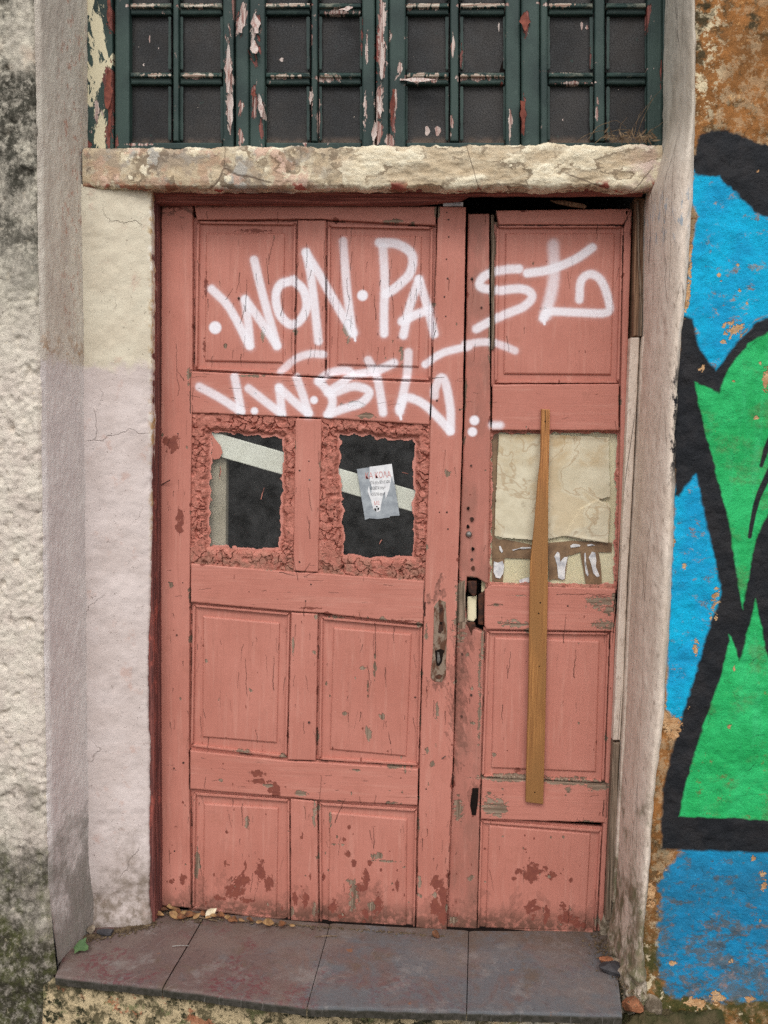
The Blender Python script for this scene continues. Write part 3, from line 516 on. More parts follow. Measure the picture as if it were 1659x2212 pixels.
def mural_mat():
    m = Mat('spray_painted_stucco', .82, .2); A, B = m.image(IMG_A), m.image(IMG_B)
    n1 = m.noise(5.5, 6, .7); n2 = m.noise(45, 5, .72, off=3); n3 = m.noise(16, 6, .75, off=7)
    base = m.mix(m.map(n1, .40, .62), lin(158, 106, 58), lin(124, 84, 46)); base = m.mix(m.map(n3, .50, .62, 0, .85), base, lin(84, 66, 42)); base = m.mix(m.map(n2, .58, .68, 0, .8), base, lin(202, 158, 106))
    wz = m.math('MULTIPLY', m.map(m.x, .72, .62), m.map(m.z, 2.22, 2.35)); base = m.mix(m.math('MULTIPLY', m.map(m.noise(38, 6, .75, off=9), .48, .56), m.map(wz, 0, 1, .25, 1)), base, lin(216, 200, 166))
    base = m.mix(m.math('MULTIPLY', m.map(m.noise(9, 5, .7, off=22), .52, .62), m.map(m.z, 2.3, 2.45)), base, lin(70, 60, 40))
    lowz = m.map(m.z, .22, .02); moss = m.math('MULTIPLY', lowz, m.map(m.noise(12, 5, .7, off=18), .40, .58)); base = m.mix(moss, base, lin(70, 68, 34)); base = m.mix(m.math('MULTIPLY', lowz, m.map(m.noise(24, 5, .75, off=28), .56, .62)), base, lin(196, 180, 150))
    dirt = m.noise(7, 6, .75, (1, 1, 1.3), off=41)
    nb = m.noise(150, 3, .6, off=2)
    blue = m.mix(m.map(m.noise(8, 5, .65, off=4), .35, .65), lin(14, 172, 214), lin(22, 150, 198)); blue = m.mix(m.map(m.z, .5, .28), blue, m.mix(m.map(n1, .35, .65), lin(20, 134, 184), lin(34, 112, 150)))
    blue = m.mix(m.map(m.noise(4, 5, .7, (9, 9, .8), off=71), .50, .70, 0, .25), blue, lin(24, 122, 158)); blue = m.mix(m.map(m.noise(10, 6, .75, off=73), .60, .74, 0, .35), blue, lin(64, 126, 140)); blue = m.mix(m.map(m.noise(60, 4, .7, off=77), .60, .72, 0, .5), blue, lin(70, 176, 212))
    green = m.mix(m.map(m.noise(9, 5, .65, off=6), .35, .65), lin(46, 184, 106), lin(34, 164, 88)); green = m.mix(m.map(dirt, .52, .66, 0, .6), green, lin(88, 134, 80))
    green = m.mix(m.map(m.noise(55, 5, .75, off=81), .58, .70, 0, .5), green, lin(40, 128, 70)); green = m.mix(m.map(m.noise(4, 5, .7, (9, 9, .8), off=83), .50, .70, 0, .35), green, lin(70, 196, 128))
    black = m.mix(m.map(m.noise(14, 5, .7, off=8), .4, .65), lin(30, 32, 36), lin(42, 41, 43))
    wear_b = m.map(m.math('ADD', m.noise(22, 6, .75, (1, 1, 1.6), off=51), m.map(m.z, .40, -.05, .0, .12)), .57, .66)
    wear_b = m.math('MAXIMUM', wear_b, m.map(m.math('ADD', m.noise(48, 5, .75, off=55), m.map(m.z, .45, .1, -.06, .06)), .62, .69, 0, .8))
    wear_g = m.map(m.math('ADD', m.noise(26, 6, .75, off=61), m.map(m.z, .9, .4, -.03, .05)), .62, .70, 0, .8)
    c = m.mix(m.math('MULTIPLY', A[0], m.math('SUBTRACT', 1.0, m.math('MULTIPLY', wear_b, .75))), m.mix(m.math('MULTIPLY', A[0], m.map(m.z, .5, .35)), base, m.mix(m.map(n2, .5, .68), lin(88, 86, 80), lin(150, 110, 78))), blue)
    c = m.mix(A[2], c, black)
    c = m.mix(A[1], c, m.mix(m.math('MULTIPLY', wear_g, .8), green, m.mix(.35, base, lin(70, 100, 60))))
    c = m.mix(m.math('MULTIPLY', B[2], m.map(n2, .2, .4)), c, m.mix(m.map(n2, .4, .6), lin(206, 168, 126), lin(178, 134, 92)))
    c = m.mix(m.math('MULTIPLY', B[0], .6), c, lin(30, 36, 40))
    h = m.math('ADD', m.math('MULTIPLY', m.noise(60, 6, .7, off=1), 1.0), m.math('MULTIPLY', nb, .3)); h = m.math('SUBTRACT', h, m.math('ADD', m.math('MULTIPLY', B[2], .4), m.math('MULTIPLY', B[0], .3)))
    m.bump(h, .0052, .9); return m.done(c, m.math('SUBTRACT', .85, m.math('MULTIPLY', A[2], .2)))
M_MURAL = mural_mat()
ZS = -.052
def tile_mat():
    m = Mat('worn_clay_tile', .55, .3); n = m.noise(7, 6, .7, dist=.5)
    sh = m.map(m.x, -.75, .05, .13, -.07); c = m.mix(m.map(m.math('ADD', m.noise(6, 7, .72, dist=.8), sh), .42, .60), lin(97, 99, 102), lin(105, 88, 84))
    c = m.mix(m.map(m.noise(38, 7, .82, off=4), .54, .68, 0, .45), c, lin(118, 116, 114)); c = m.mix(m.map(m.noise(40, 6, .78, off=24), .54, .66, 0, .6), c, lin(78, 70, 70))
    c = m.mix(m.map(m.noise(3.5, 6, .7, off=84), .46, .62, 0, .6), c, lin(118, 104, 97)); c = m.mix(m.map(m.noise(8, 6, .75, off=94), .54, .66, 0, .5), c, lin(136, 130, 126))
    red = m.math('MULTIPLY', m.map(m.noise(6, 4, .6, off=9), .50, .62), m.map(m.noise(48, 6, .8, off=19), .47, .56)); c = m.mix(m.math('MULTIPLY', red, m.map(m.x, .1, -.5, .15, .6)), c, lin(104, 46, 54))
    c = m.mix(m.map(m.noise(5, 6, .75, off=14), .54, .68, 0, .7), c, lin(98, 84, 70)); c = m.mix(m.map(m.noise(14, 5, .7, off=44), .66, .72, 0, .8), c, lin(134, 92, 66))
    c = m.mix(m.map(m.noise(150, 3, .75, off=5), .66, .74, 0, .5), c, lin(150, 144, 138))
    c = m.mix(m.map(m.z, ZS - .004, ZS - .009), c, m.mix(m.map(m.noise(60, 4, .7, off=66), .4, .6), lin(70, 66, 60), lin(52, 50, 42))); c = m.mix(m.math('MULTIPLY', m.map(m.y, .15, .29), m.map(m.noise(22, 5, .7, off=16), .36, .58, .15, .9)), c, lin(98, 84, 74))
    for an, of in ((.5, 3), (-.9, 13), (1.9, 23)):
        rt = m.n('ShaderNodeVectorRotate'); rt.rotation_type = 'Z_AXIS'; rt.inputs['Angle'].default_value = an; m.l(m.pos, rt.inputs['Vector']); sc_ = m.n('ShaderNodeVectorMath'); sc_.operation = 'MULTIPLY'; m.l(rt.outputs[0], sc_.inputs[0]); sc_.inputs[1].default_value = (5, 170, 5)
        nz = m.n('ShaderNodeTexNoise'); m.l(sc_.outputs[0], nz.inputs['Vector']); nz.inputs['Scale'].default_value = 1.6 + of * .01; nz.inputs['Detail'].default_value = 2
        c = m.mix(m.map(nz.outputs['Fac'], .71, .74, 0, .22), c, lin(176, 172, 168))
    m.bump(m.math('ADD', m.noise(55, 6, .75), m.math('MULTIPLY', m.noise(300, 2), .3)), .0022, 1.0); return m.done(c, m.map(m.noise(14, 6, .75, off=7), .35, .65, .38, .75))
M_TILE = tile_mat()
def riser_mat():
    m = Mat('lichen_covered_render', .95, .1); n = m.noise(26, 6, .75)
    c = m.mix(m.map(n, .42, .56), lin(96, 88, 66), lin(196, 176, 140)); c = m.mix(m.map(m.noise(34, 5, .75, off=3), .52, .60), c, lin(50, 50, 36)); c = m.mix(m.map(m.noise(20, 5, .7, off=9), .56, .64, 0, .8), c, lin(110, 112, 76))
    c = m.mix(m.map(m.noise(15, 4, .7, off=12), .60, .66, 0, .7), c, lin(180, 118, 88)); c = m.mix(m.math('MULTIPLY', m.map(m.x, -.1, .3), m.map(m.noise(30, 5, .7, off=21), .46, .56, 0, .8)), c, lin(196, 188, 172))
    c = m.mix(m.math('MULTIPLY', m.map(m.z, ZS - .055, ZS - .030), m.map(m.noise(34, 5, .7, off=51), .34, .58, .3, 1)), c, lin(66, 62, 46))
    m.bump(m.noise(60, 6, .75), .006, 1.0); return m.done(c)
M_RISER = riser_mat()
M_STONE = plain('broken_rubble', lin(160, 146, 128), lin(98, 86, 72), 30, .95, .1, .003, bsc=160)
M_DSTONE = plain('dark_slate_fragment', lin(84, 82, 84), lin(62, 60, 62), 30, .9, .1, .002)
M_BRICK = plain('broken_brick', lin(164, 108, 78), lin(124, 84, 62), 30, .95, .1, .003)
M_LEAF = plain('dead_leaf', lin(128, 84, 54), lin(88, 58, 42), 60, .7, .25, .0008)
M_LEAF2 = plain('pale_dead_leaf', lin(168, 134, 92), lin(126, 92, 62), 60, .7, .25, .0008)
M_LEAF3 = plain('fresh_green_leaf', lin(96, 122, 80), lin(72, 98, 62), 30, .6, .3, .0008)
M_TWIG = plain('dry_twig', lin(136, 116, 92), lin(92, 74, 58), 60, .9, .1, .0006)
M_CREAM = plain('cream_board', lin(232, 222, 188), lin(214, 202, 166), 6, .7, .2, .0006)
M_TAPE = plain('brown_parcel_tape', lin(140, 112, 84), lin(112, 88, 66), 24, .4, .4, .0006)
M_LABEL = plain('torn_white_label', lin(226, 224, 222), lin(176, 176, 180), 50, .85, .1, .001)
M_PALE = plain('pale_painted_board', lin(220, 220, 208), lin(204, 203, 190), 14, .8, .2, .0008)
M_DUST = plain('dusty_post', lin(168, 158, 140), lin(146, 138, 122), 8, .9, .1, .001)
M_ROOM = plain('unlit_room', lin(96, 94, 92), lin(80, 78, 76), 3, .9, .1)
M_PAVE = plain('grey_pavement', lin(112, 108, 102), lin(88, 84, 80), 9, .9, .15, .003)
M_FILM = plain('grey_sticker_film', lin(166, 172, 176), lin(140, 146, 152), 40, .5, .3, .0005)
M_STWHITE = plain('sticker_paper', lin(232, 232, 232), lin(212, 212, 214), 60, .7, .2, .0004)
M_INK = plain('black_ink', lin(34, 34, 36), lin(48, 48, 50), 60)
M_INKRED = plain('faded_red_ink', lin(206, 140, 134), lin(196, 124, 118), 60)
def paper_mat():
    m = Mat('stained_paper', .9, .1); c = m.mix(m.map(m.noise(6, 5, .65), .35, .65), lin(216, 207, 182), lin(198, 187, 160))
    ring = m.noise(7, 4, .5, dist=.5, off=3); r = m.math('ABSOLUTE', m.math('SUBTRACT', ring, .52)); c = m.mix(m.map(r, .0, .014, .42, 0), c, lin(150, 112, 66))
    c = m.mix(m.map(ring, .52, .60, 0, .38), c, lin(188, 160, 116)); c = m.mix(m.map(m.noise(14, 5, .7, (1, 1, 1), off=8), .60, .72, 0, .5), c, lin(132, 112, 88)); c = m.mix(m.math('MULTIPLY', m.map(m.z, 1.22, 1.10), .6), c, lin(206, 202, 186))
    c = m.mix(m.math('MULTIPLY', m.map(m.z, 1.37, 1.40), m.map(m.noise(12, 4, .6, off=15), .42, .7, 0, .7)), c, lin(180, 150, 104))
    m.bump(m.noise(22, 5, .6), .004, .7); return m.done(c)
M_PAPER = paper_mat()
def glass_mat():
    m = bpy.data.materials.new('dusty_window_glass'); m.use_nodes = True; t = m.node_tree; t.nodes.clear()
    o = t.nodes.new('ShaderNodeOutputMaterial'); tr_ = t.nodes.new('ShaderNodeBsdfTransparent'); tr_.inputs[0].default_value = (.985, .99, .985, 1)
    gl = t.nodes.new('ShaderNodeBsdfGlossy'); gl.inputs['Roughness'].default_value = .03; df = t.nodes.new('ShaderNodeBsdfDiffuse'); df.inputs[0].default_value = (.5, .5, .5, 1)
    lw = t.nodes.new('ShaderNodeLayerWeight'); lw.inputs[0].default_value = .5; pw = t.nodes.new('ShaderNodeMath'); pw.operation = 'POWER'; t.links.new(lw.outputs['Facing'], pw.inputs[0]); pw.inputs[1].default_value = 5; fr = t.nodes.new('ShaderNodeMapRange'); fr.inputs[3].default_value = .02; fr.inputs[4].default_value = .8; t.links.new(pw.outputs[0], fr.inputs[0]); g = t.nodes.new('ShaderNodeNewGeometry')
    nz = t.nodes.new('ShaderNodeTexNoise'); nz.inputs['Scale'].default_value = 18; nz.inputs['Detail'].default_value = 6; nz.inputs['Roughness'].default_value = .7; t.links.new(g.outputs['Position'], nz.inputs['Vector'])
    mp = t.nodes.new('ShaderNodeMapRange'); mp.inputs[1].default_value = .35; mp.inputs[2].default_value = .8; mp.inputs[3].default_value = .012; mp.inputs[4].default_value = .06; t.links.new(nz.outputs['Fac'], mp.inputs[0])
    a = t.nodes.new('ShaderNodeMixShader'); b = t.nodes.new('ShaderNodeMixShader')
    t.links.new(fr.outputs[0], a.inputs[0]); t.links.new(tr_.outputs[0], a.inputs[1]); t.links.new(gl.outputs[0], a.inputs[2])
    t.links.new(mp.outputs[0], b.inputs[0]); t.links.new(a.outputs[0], b.inputs[1]); t.links.new(df.outputs[0], b.inputs[2]); t.links.new(b.outputs[0], o.inputs[0]); return m
M_GLASS = glass_mat()

# ------------------------------------------------------------------ building blocks
ORG = {}                                       # world origin of each object
def tag(o, label=None, cat=None, group=None, kind=None):
    for k, v in (('label', label), ('category', cat), ('group', group), ('kind', kind)):
        if v: o[k] = v
    return o
def thing(name, loc, label, cat, group=None):
    o = bpy.data.objects.new(name, None); COL.objects.link(o); o.location = [float(v) for v in loc]; ORG[o.name] = np.array(loc, float); o.empty_display_size = .05
    return tag(o, label, cat, group)
class MB:
    def __init__(s): s.v, s.f = [], []
    def add(s, v, f):
        n = len(s.v); s.v += [tuple(map(float, q)) for q in v]; s.f += [tuple(i + n for i in q) for q in f]; return s
    def build(s, name, m, parent=None, loc=None, smooth=False, attr=None):
        org = ORG[parent.name] if parent else (np.array(loc, float) if loc is not None else None)
        v = np.array(s.v)
        if org is None: org = np.array([(v[:, 0].min() + v[:, 0].max()) / 2, (v[:, 1].min() + v[:, 1].max()) / 2, v[:, 2].min()])
        me = bpy.data.meshes.new(name); me.from_pydata([tuple(q) for q in v - org], [], s.f); me.materials.append(m)
        if smooth: me.polygons.foreach_set('use_smooth', [True] * len(me.polygons))
        if attr is not None:
            a = me.attributes.new(attr[0], 'FLOAT', 'POINT'); a.data.foreach_set('value', np.asarray(attr[1], np.float32))
        me.update(); o = bpy.data.objects.new(name, me); COL.objects.link(o)
        if parent: o.parent = parent
        else: o.location = [float(q) for q in org]
        ORG[o.name] = org; return o
    def prism(s, pts, d, t, bev=.0015, jit=.0005, shrink=.0010, step=.012, seed=0):
        """pts: (x, z) outline; front face at y = d, goes back t, worn rounded front edge"""
        p = np.array(pts, float)
        if np.sum(p[:, 0] * np.roll(p[:, 1], -1) - np.roll(p[:, 0], -1) * p[:, 1]) < 0: p = p[::-1]
        if step:
            q = []
            for i in range(len(p)):
                a, b = p[i], p[(i + 1) % len(p)]; n = max(1, int(np.hypot(*(b - a)) / step))
                q += [a + (b - a) * k / n for k in range(n)]
            p = np.array(q)
        n = len(p); e = np.roll(p, -1, 0) - p; e /= np.linalg.norm(e, axis=1)[:, None] + 1e-12
        nn = np.stack([-e[:, 1], e[:, 0]], 1); m = nn + np.roll(nn, 1, 0); m /= np.maximum(.35, (m * np.roll(nn, 1, 0)).sum(1))[:, None]   # inward mitre
        j = jit * (1 + fbm(p[:, 0], seed * 3.1, p[:, 1], 45, 3, seed)); j2 = jit * 1.2 * (1 + fbm(p[:, 0], seed * 1.7, p[:, 1], 80, 3, seed + 9))
        o = p + m * (shrink + j)[:, None]; i1 = o + m * (bev * .35 + j2 * .3)[:, None]; i2 = o + m * (bev + j2)[:, None]
        rings = [(i2, d), (i1, d + bev * .35), (o, d + bev), (o, d + t)]
        v = [(q[0], y, q[1]) for r, y in rings for q in r]; f = [tuple(range(n))]
        for k in range(3):
            for i in range(n):
                i_ = (i + 1) % n; f.append((k * n + i, (k + 1) * n + i, (k + 1) * n + i_, k * n + i_))
        f.append(tuple(range(4 * n - 1, 3 * n - 1, -1)))
        return s.add(v, f)
    def box(s, x0, x1, y0, y1, z0, z1):
        v = [(x, y, z) for x in (x0, x1) for y in (y0, y1) for z in (z0, z1)]
        return s.add(v, [(0, 1, 3, 2), (4, 6, 7, 5), (0, 4, 5, 1), (2, 3, 7, 6), (0, 2, 6, 4), (1, 5, 7, 3)])
    def grid(s, P, mask=None):
        nu, nv = P.shape[:2]; ii = np.arange(nu * nv).reshape(nu, nv)
        f = np.stack([ii[:-1, :-1], ii[1:, :-1], ii[1:, 1:], ii[:-1, 1:]], -1)
        f = f[mask] if mask is not None else f.reshape(-1, 4)
        return s.add(P.reshape(-1, 3), f.tolist())
    def dome(s, x, y, z, r, h, n=8):
        v = [(x, y - h, z)] + [(x + r * .7 * math.cos(a), y - h * .7, z + r * .7 * math.sin(a)) for a in np.linspace(0, 2 * math.pi, n, endpoint=False)] + [(x + r * math.cos(a), y + .002, z + r * math.sin(a)) for a in np.linspace(0, 2 * math.pi, n, endpoint=False)]
        f = [(0, 1 + i, 1 + (i + 1) % n) for i in range(n)] + [(1 + i, 1 + n + i, 1 + n + (i + 1) % n, 1 + (i + 1) % n) for i in range(n)]
        return s.add(v, f)
    def tube(s, pts, r, n=5, taper=1.0):
        p = np.array(pts, float); N = len(p); rows = []
        for i in range(N):
            t = p[min(i + 1, N - 1)] - p[max(i - 1, 0)]; t /= np.linalg.norm(t) + 1e-12
            a = np.cross(t, (0, 0, 1.0)) if abs(t[2]) < .9 else np.cross(t, (1.0, 0, 0)); a /= np.linalg.norm(a); b = np.cross(t, a)
            rr = r * (1 + (taper - 1) * i / (N - 1)); rows.append([p[i] + rr * (a * math.cos(q) + b * math.sin(q)) for q in np.linspace(0, 2 * math.pi, n, endpoint=False)])
        v = [q for r_ in rows for q in r_]; f = [(i * n + k, i * n + (k + 1) % n, (i + 1) * n + (k + 1) % n, (i + 1) * n + k) for i in range(N - 1) for k in range(n)]
        f += [tuple(range(n))[::-1], tuple(range((N - 1) * n, N * n))]; return s.add(v, f)
def normals(P):
    du = np.gradient(P, axis=0); dv = np.gradient(P, axis=1); n = np.cross(du, dv); return n / (np.linalg.norm(n, axis=2, keepdims=True) + 1e-12)
def lofted(xy, z, fn, extra=None):
    """surface over a plan profile xy (K,2) or (nz,K,2) and heights z; fn(P) -> outward displacement (towards -normal side facing viewer)"""
    xy = np.array(xy, float); z = np.asarray(z, float)
    if xy.ndim == 2: xy = np.repeat(xy[None], len(z), 0)
    P = np.concatenate([xy, np.repeat(z[:, None, None], xy.shape[1], 1)], 2).transpose(1, 0, 2)   # (u, v, 3)
    n = normals(P); h = fn(P); return P + n * h[..., None]
def dense(pts, step):
    out = []
    for a, b in zip(pts[:-1], pts[1:]):
        a, b = np.array(a, float), np.array(b, float); n = max(1, int(np.linalg.norm(b - a) / step)); out += [a + (b - a) * k / n for k in range(n)]
    return out + [np.array(pts[-1], float)]
def pxz(poly_px, d): return [XZ(p, d) for p in poly_px]

# ------------------------------------------------------------------ setting
g = MB().add([(-400, -400, -.32), (400, -400, -.32), (400, 400, -.32), (-400, 400, -.32)], [(0, 1, 2, 3)]).build('ground', M_PAVE); tag(g, kind='structure')
ZS = -.052                                     # top of the doorstep
rm = MB().add([(x, y, z) for x in (-1.04, .62) for y in (.37, 2.4) for z in (ZS - .05, 2.9)], [(0, 1, 3, 2), (4, 6, 7, 5), (2, 3, 7, 6), (0, 4, 6, 2), (1, 3, 7, 5)]).build('room_interior', M_ROOM); tag(rm, kind='structure')

ZZ = np.arange(-.33, 2.95, .006)
def pier_fn(P):
    x, y, z = P[..., 0], P[..., 1], P[..., 2]
    wx = x + .006 * fbm(x, y, z, 50, 2, 31); wz = z + .006 * fbm(x, y, z, 50, 2, 37)
    lump = np.maximum(0, 1 - worley(wx, wz, 46, 1) * 1.25) * .55 + np.maximum(0, 1 - worley(wx, wz, 88, 5) * 1.2) * .35
    a = fbm(x, y, z, 34, 4, 1, .6); big = fbm(x, y, z, 4, 3, 9); pit = np.maximum(0, fbm(x, y, z, 30, 3, 14) - .28)
    lumpy = .55 + .45 * sstep(-.2, .3, fbm(x, y, z, 6, 2, 3))
    return (.0085 * lump + .0058 * a) * lumpy - .022 * pit + .008 * big + .070 * sstep(.22, -.12, z) * (.75 + .4 * big) - .006
wt = thing('wall', (-1.6, .0, -.32), 'rough cast stucco wall pier left of the door, stained dark above and mossy at its foot', 'wall')
P = lofted(dense([(-2.3, 0), (-1.344, 0)], .0085) + dense([(-1.34, .0), (-1.094, .0), (-1.086, .008)], .0042), np.arange(-.33, 2.95, .0045), pier_fn)
MB().grid(P).build('stucco_face', M_STUCCO, wt, smooth=True)
xb = XZ((182, 1000), .19)[0]
def rev_fn(P):
    x, y, z = P[..., 0], P[..., 1], P[..., 2]; e = sstep(0, .02, y)
    return (.0024 * fbm(x, y * 1.6, z * .45, 110, 3, 2, .6) + .003 * fbm(x, y, z, 9, 2, 6) + .0008 * np.maximum(0, 1 - 1.3 * worley(y, z * .6, 70, 3))) * e + (1 - e) * pier_fn(P) * .7 + .02 * sstep(.2, -.15, z)
P = lofted(dense([(-1.0865, .006), (-1.078, .02), (xb + .0, .195), (xb + .004, .30)], .005), ZZ, rev_fn)
MB().grid(P).build('reveal', M_REVEAL, wt, smooth=True)

# plaster jamb on the left of the door
ex = [XZ(p, .225) for p in PX(327, 402, 329, 600, 328, 900, 325, 1200, 320, 1460, 323, 1700, 321, 1985)]
zz = np.arange(-.10, 2.165, .0055); xe = np.interp(-zz, [-q[1] for q in ex], [q[0] for q in ex]) + .0022 * fbm(zz * 0, 0, zz, 60, 4, 3) + .0015 * vnoise(0 * zz, 0, zz * 14, 8)
prof = []
for k, z in enumerate(zz):
    xl = xb - .004; xr = xe[k]
    prof.append([(xl + (xr - .006 - xl) * t, .192 + .030 * t) for t in np.linspace(0, 1, 34)] + [(xr - .001, .2245), (xr, .231), (xr - .001, .25), (xr - .004, .275)])
def jf(P):
    x, y, z = P[..., 0], P[..., 1], P[..., 2]; return .0030 * fbm(x, y, z, 34, 4, 4) + .0045 * fbm(x, y, z, 6, 3, 5) - .006 * np.maximum(0, fbm(x, y, z, 45, 2, 17) - .35) + .012 * sstep(.05, -.06, z)
MB().grid(lofted(prof, zz, jf)).build('plaster_jamb', M_JAMB, smooth=True)
tag(bpy.data.objects['plaster_jamb'], 'smooth plaster jamb left of the door, cream above and pale pink below', 'jamb')

# lintel
zt, zb = XZ((800, 313), .19)[1], XZ((800, 405), .19)[1]
xx = np.arange(XZ((182, 400), .19)[0] - .004, XZ((1428, 400), .19)[0], .003)
pr = dense([(.31, zt + .002), (.20, zt), (.192, zt - .006), (.188, zt - .02), (.187, zb + .02), (.190, zb + .006), (.198, zb), (.27, zb + .004)], .0032)
P = np.array([[(x, q[0], q[1]) for q in pr] for x in xx]); n = -normals(P)
X, Y, Z = P[..., 0], P[..., 1], P[..., 2]; right = sstep(-.45, -.1, X); tip = sstep(.57, .5, X) * sstep(-1.04, -.9, X)
n0 = fbm(X + Z * .5 + .012 * fbm(X, 0, Z, 20, 3, 4), Y, Z * 2.4 - X * .35, 11, 5, 3, .6)
t_ = n0 * 7; fr_ = t_ - np.floor(t_); terr = (np.floor(t_) + sstep(.45, .56, fr_)) / 7
n1 = fbm(X, Y, Z, 24, 4, 21, .6); t1 = n1 * 4; terr1 = (np.floor(t1) + sstep(.4, .6, t1 - np.floor(t1))) / 4
rgh = .45 + .55 * sstep(-.55, -.2, X)
h = (.0105 * right) * terr + .0055 * (1 - right * .6) * terr1 + .0018 * fbm(X, Y, Z, 60, 4, 8) * rgh - .005 * np.maximum(0, fbm(X, Y, Z, 34, 3, 12)) * rgh
LAYER = sstep(-.25, .25, np.where(X > -.3, terr, terr1)).ravel()
P = P + n * (h * (.35 + .65 * tip))[..., None]
edge = sstep(zb + .03, zb, Z) * sstep(.27, .2, Y); P[..., 2] += edge * (.005 * vnoise(X * 18, 0, 0, 5) + .004 * fbm(X, 0, 0, 70, 3, 6)) * right
edge = sstep(zt - .03, zt, Z) * sstep(.3, .2, Y); P[..., 2] += edge * (.004 * vnoise(X * 14, 0, 3, 5) + .003 * fbm(X, 0, 3, 60, 3, 6))
li = MB().grid(P).build('lintel', M_LINTEL, smooth=True, attr=('coat', LAYER)); tag(li, 'weathered cream plaster lintel with flaking layers above the red door', 'lintel')

# rounded surround on the right
ins = [XZ(p, .235) for p in PX(1440, -250, 1437, 0, 1432, 305, 1409, 395, 1399, 430, 1394, 725, 1382, 960, 1368, 1235, 1354, 1571, 1334, 1926, 1328, 2040, 1326, 2250)]
out = [XZ(p, .05) for p in PX(1499, -250, 1498, 0, 1498, 257, 1493, 429, 1479, 643, 1464, 772, 1456, 943, 1455, 1050, 1446, 1295, 1433, 1525, 1410, 1709, 1398, 1893, 1384, 2033, 1380, 2250)]
zs = np.arange(-.33, 2.95, .0055); xi = np.interp(-zs, [-q[1] for q in ins], [q[0] for q in ins]); xo = np.interp(-zs, [-q[1] for q in out], [q[0] for q in out])
k_ = np.hanning(15); k_ /= k_.sum(); sm_ = lambda v: np.convolve(np.pad(v, 7, 'edge'), k_, 'valid'); xi, xo = sm_(xi), sm_(xo) + .0015 * fbm(zs * 0, 0, zs, 30, 3, 2)
th = np.concatenate([[0], np.linspace(0, 1.0, 40)]); prof = []
for k in range(len(zs)):
    row = [(xi[k] + .002, .30)]
    for t in np.linspace(0, 1, 40):
        a = t * math.radians(118); row.append((xi[k] + (xo[k] + .004 - xi[k]) * (1 - math.cos(a)) / (1 - math.cos(math.radians(118))), .235 - .205 * math.sin(a) ** .8))
    row.append((xo[k] + .004, .10)); prof.append(row)
def sf(P):
    x, y, z = P[..., 0], P[..., 1], P[..., 2]; return .0026 * fbm(x, y, z * .6, 46, 4, 7) + .003 * fbm(x, y, z * .4, 12, 3, 8) + .022 * sstep(.12, -.1, z) * (.8 + 1.6 * fbm(x, y, z, 30, 4, 5, .6))
so = MB().grid(lofted(prof, zs, sf)).build('door_surround', M_SURR, smooth=True); tag(so, 'rounded pinkish plaster door surround between the narrow leaf and the mural wall', 'surround')

# mural wall
xs0 = .54
def mf(P):
    x, y, z = P[..., 0], P[..., 1], P[..., 2]; return .0065 * fbm(x, y, z, 30, 4, 3) - .008 * np.maximum(0, fbm(x, y, z, 40, 3, 44) - .25) + .006 * fbm(x, y, z, 5, 3, 2) + .02 * sstep(.12, -.2, z) * (1 + fbm(x, y, z, 12, 3, 5)) + .002 * np.abs(fbm(x, y, z, 70, 2, 13))
mw = MB().grid(lofted(np.array([[(x, .056) for x in np.linspace(xz, 1.9, 200)] for xz in np.interp(ZZ, zs, xo) - .012]), ZZ, mf)).build('mural_wall', M_MURAL, smooth=True)
tag(mw, 'ochre stucco wall right of the door spray painted in blue, green and black', 'wall')

# doorstep
sx = thing('doorstep', (-.25, .1, -.32), 'low doorstep of worn reddish grey tiles under the red door', 'step')
fy = -.066
A0 = Wz((118, 2108), ZS); A3 = Wz((1345, 2192), ZS)
jn = [((437, 1985), (351, 2133)), ((708, 2012), (663, 2175)), ((1012, 2027), (1008, 2184))]
bk = [(-1.12, .33)] + [tuple(Wz(a, ZS)[:2] + (Wz(a, ZS)[:2] - Wz(b, ZS)[:2]) * .12) for a, b in jn] + [(.56, .33)]
fr = [tuple(A0[:2])] + [tuple(Wz(b, ZS)[:2]) for a, b in jn] + [tuple(A3[:2])]
for k in range(4):
    a, b, c, d = np.array(fr[k]), np.array(fr[k + 1]), np.array(bk[k + 1]), np.array(bk[k])
    gap = .0013
    a, d = a + (gap, 0), d + (gap, 0); b, c = b - (gap, 0), c - (gap, 0)
    dz = (.0, -.0015, .001, -.0005)[k]
    us = np.linspace(0, 1, 40); vs = np.concatenate([[0, .012], np.linspace(.03, 1, 24)])
    rows = []
    for v in np.concatenate([[-.003, -.002], vs]):
        row = []
        for u in us:
            f_, bk_ = a + (b - a) * u, d + (c - d) * u
            q = f_ + (bk_ - f_) * max(v, 0); e = min(u, 1 - u) * np.linalg.norm(b - a)
            zz_ = ZS + dz - .0025 * math.exp(-e / .003) - (.002 if v == 0 else .0004 if v == .012 else 0)
            if v == -.003: zz_ = ZS - .027
            if v == -.002: zz_ = ZS - .010; q = q - (0, .0015)
            row.append((q[0], q[1] + .002 * vnoise(q[0] * 30, 0, 0, 4) * (v <= .012), zz_ + .0012 * vnoise(q[0] * 9, q[1] * 9, 0, 5)))
        rows.append(row)
    P = np.array(rows).transpose(1, 0, 2)
    MB().grid(P).build('tile', M_TILE, sx, smooth=False)
us = np.linspace(-1.079, .50, 240); vs = np.linspace(ZS - .006, -.33, 46)
P = np.array([[(x, fy + .020 + .010 * sstep(ZS - .03, ZS - .01, np.array(v)), v) for v in vs] for x in us]); n = normals(P)
hh = .006 * fbm(P[..., 0], 0, P[..., 2], 30, 5, 3, .6) + .006 * fbm(P[..., 0], 0, P[..., 2], 7, 3, 5)
P[..., 1] += hh - .012 * sstep(ZS - .05, -.30, P[..., 2])
MB().grid(P).build('riser', M_RISER, sx, smooth=True)
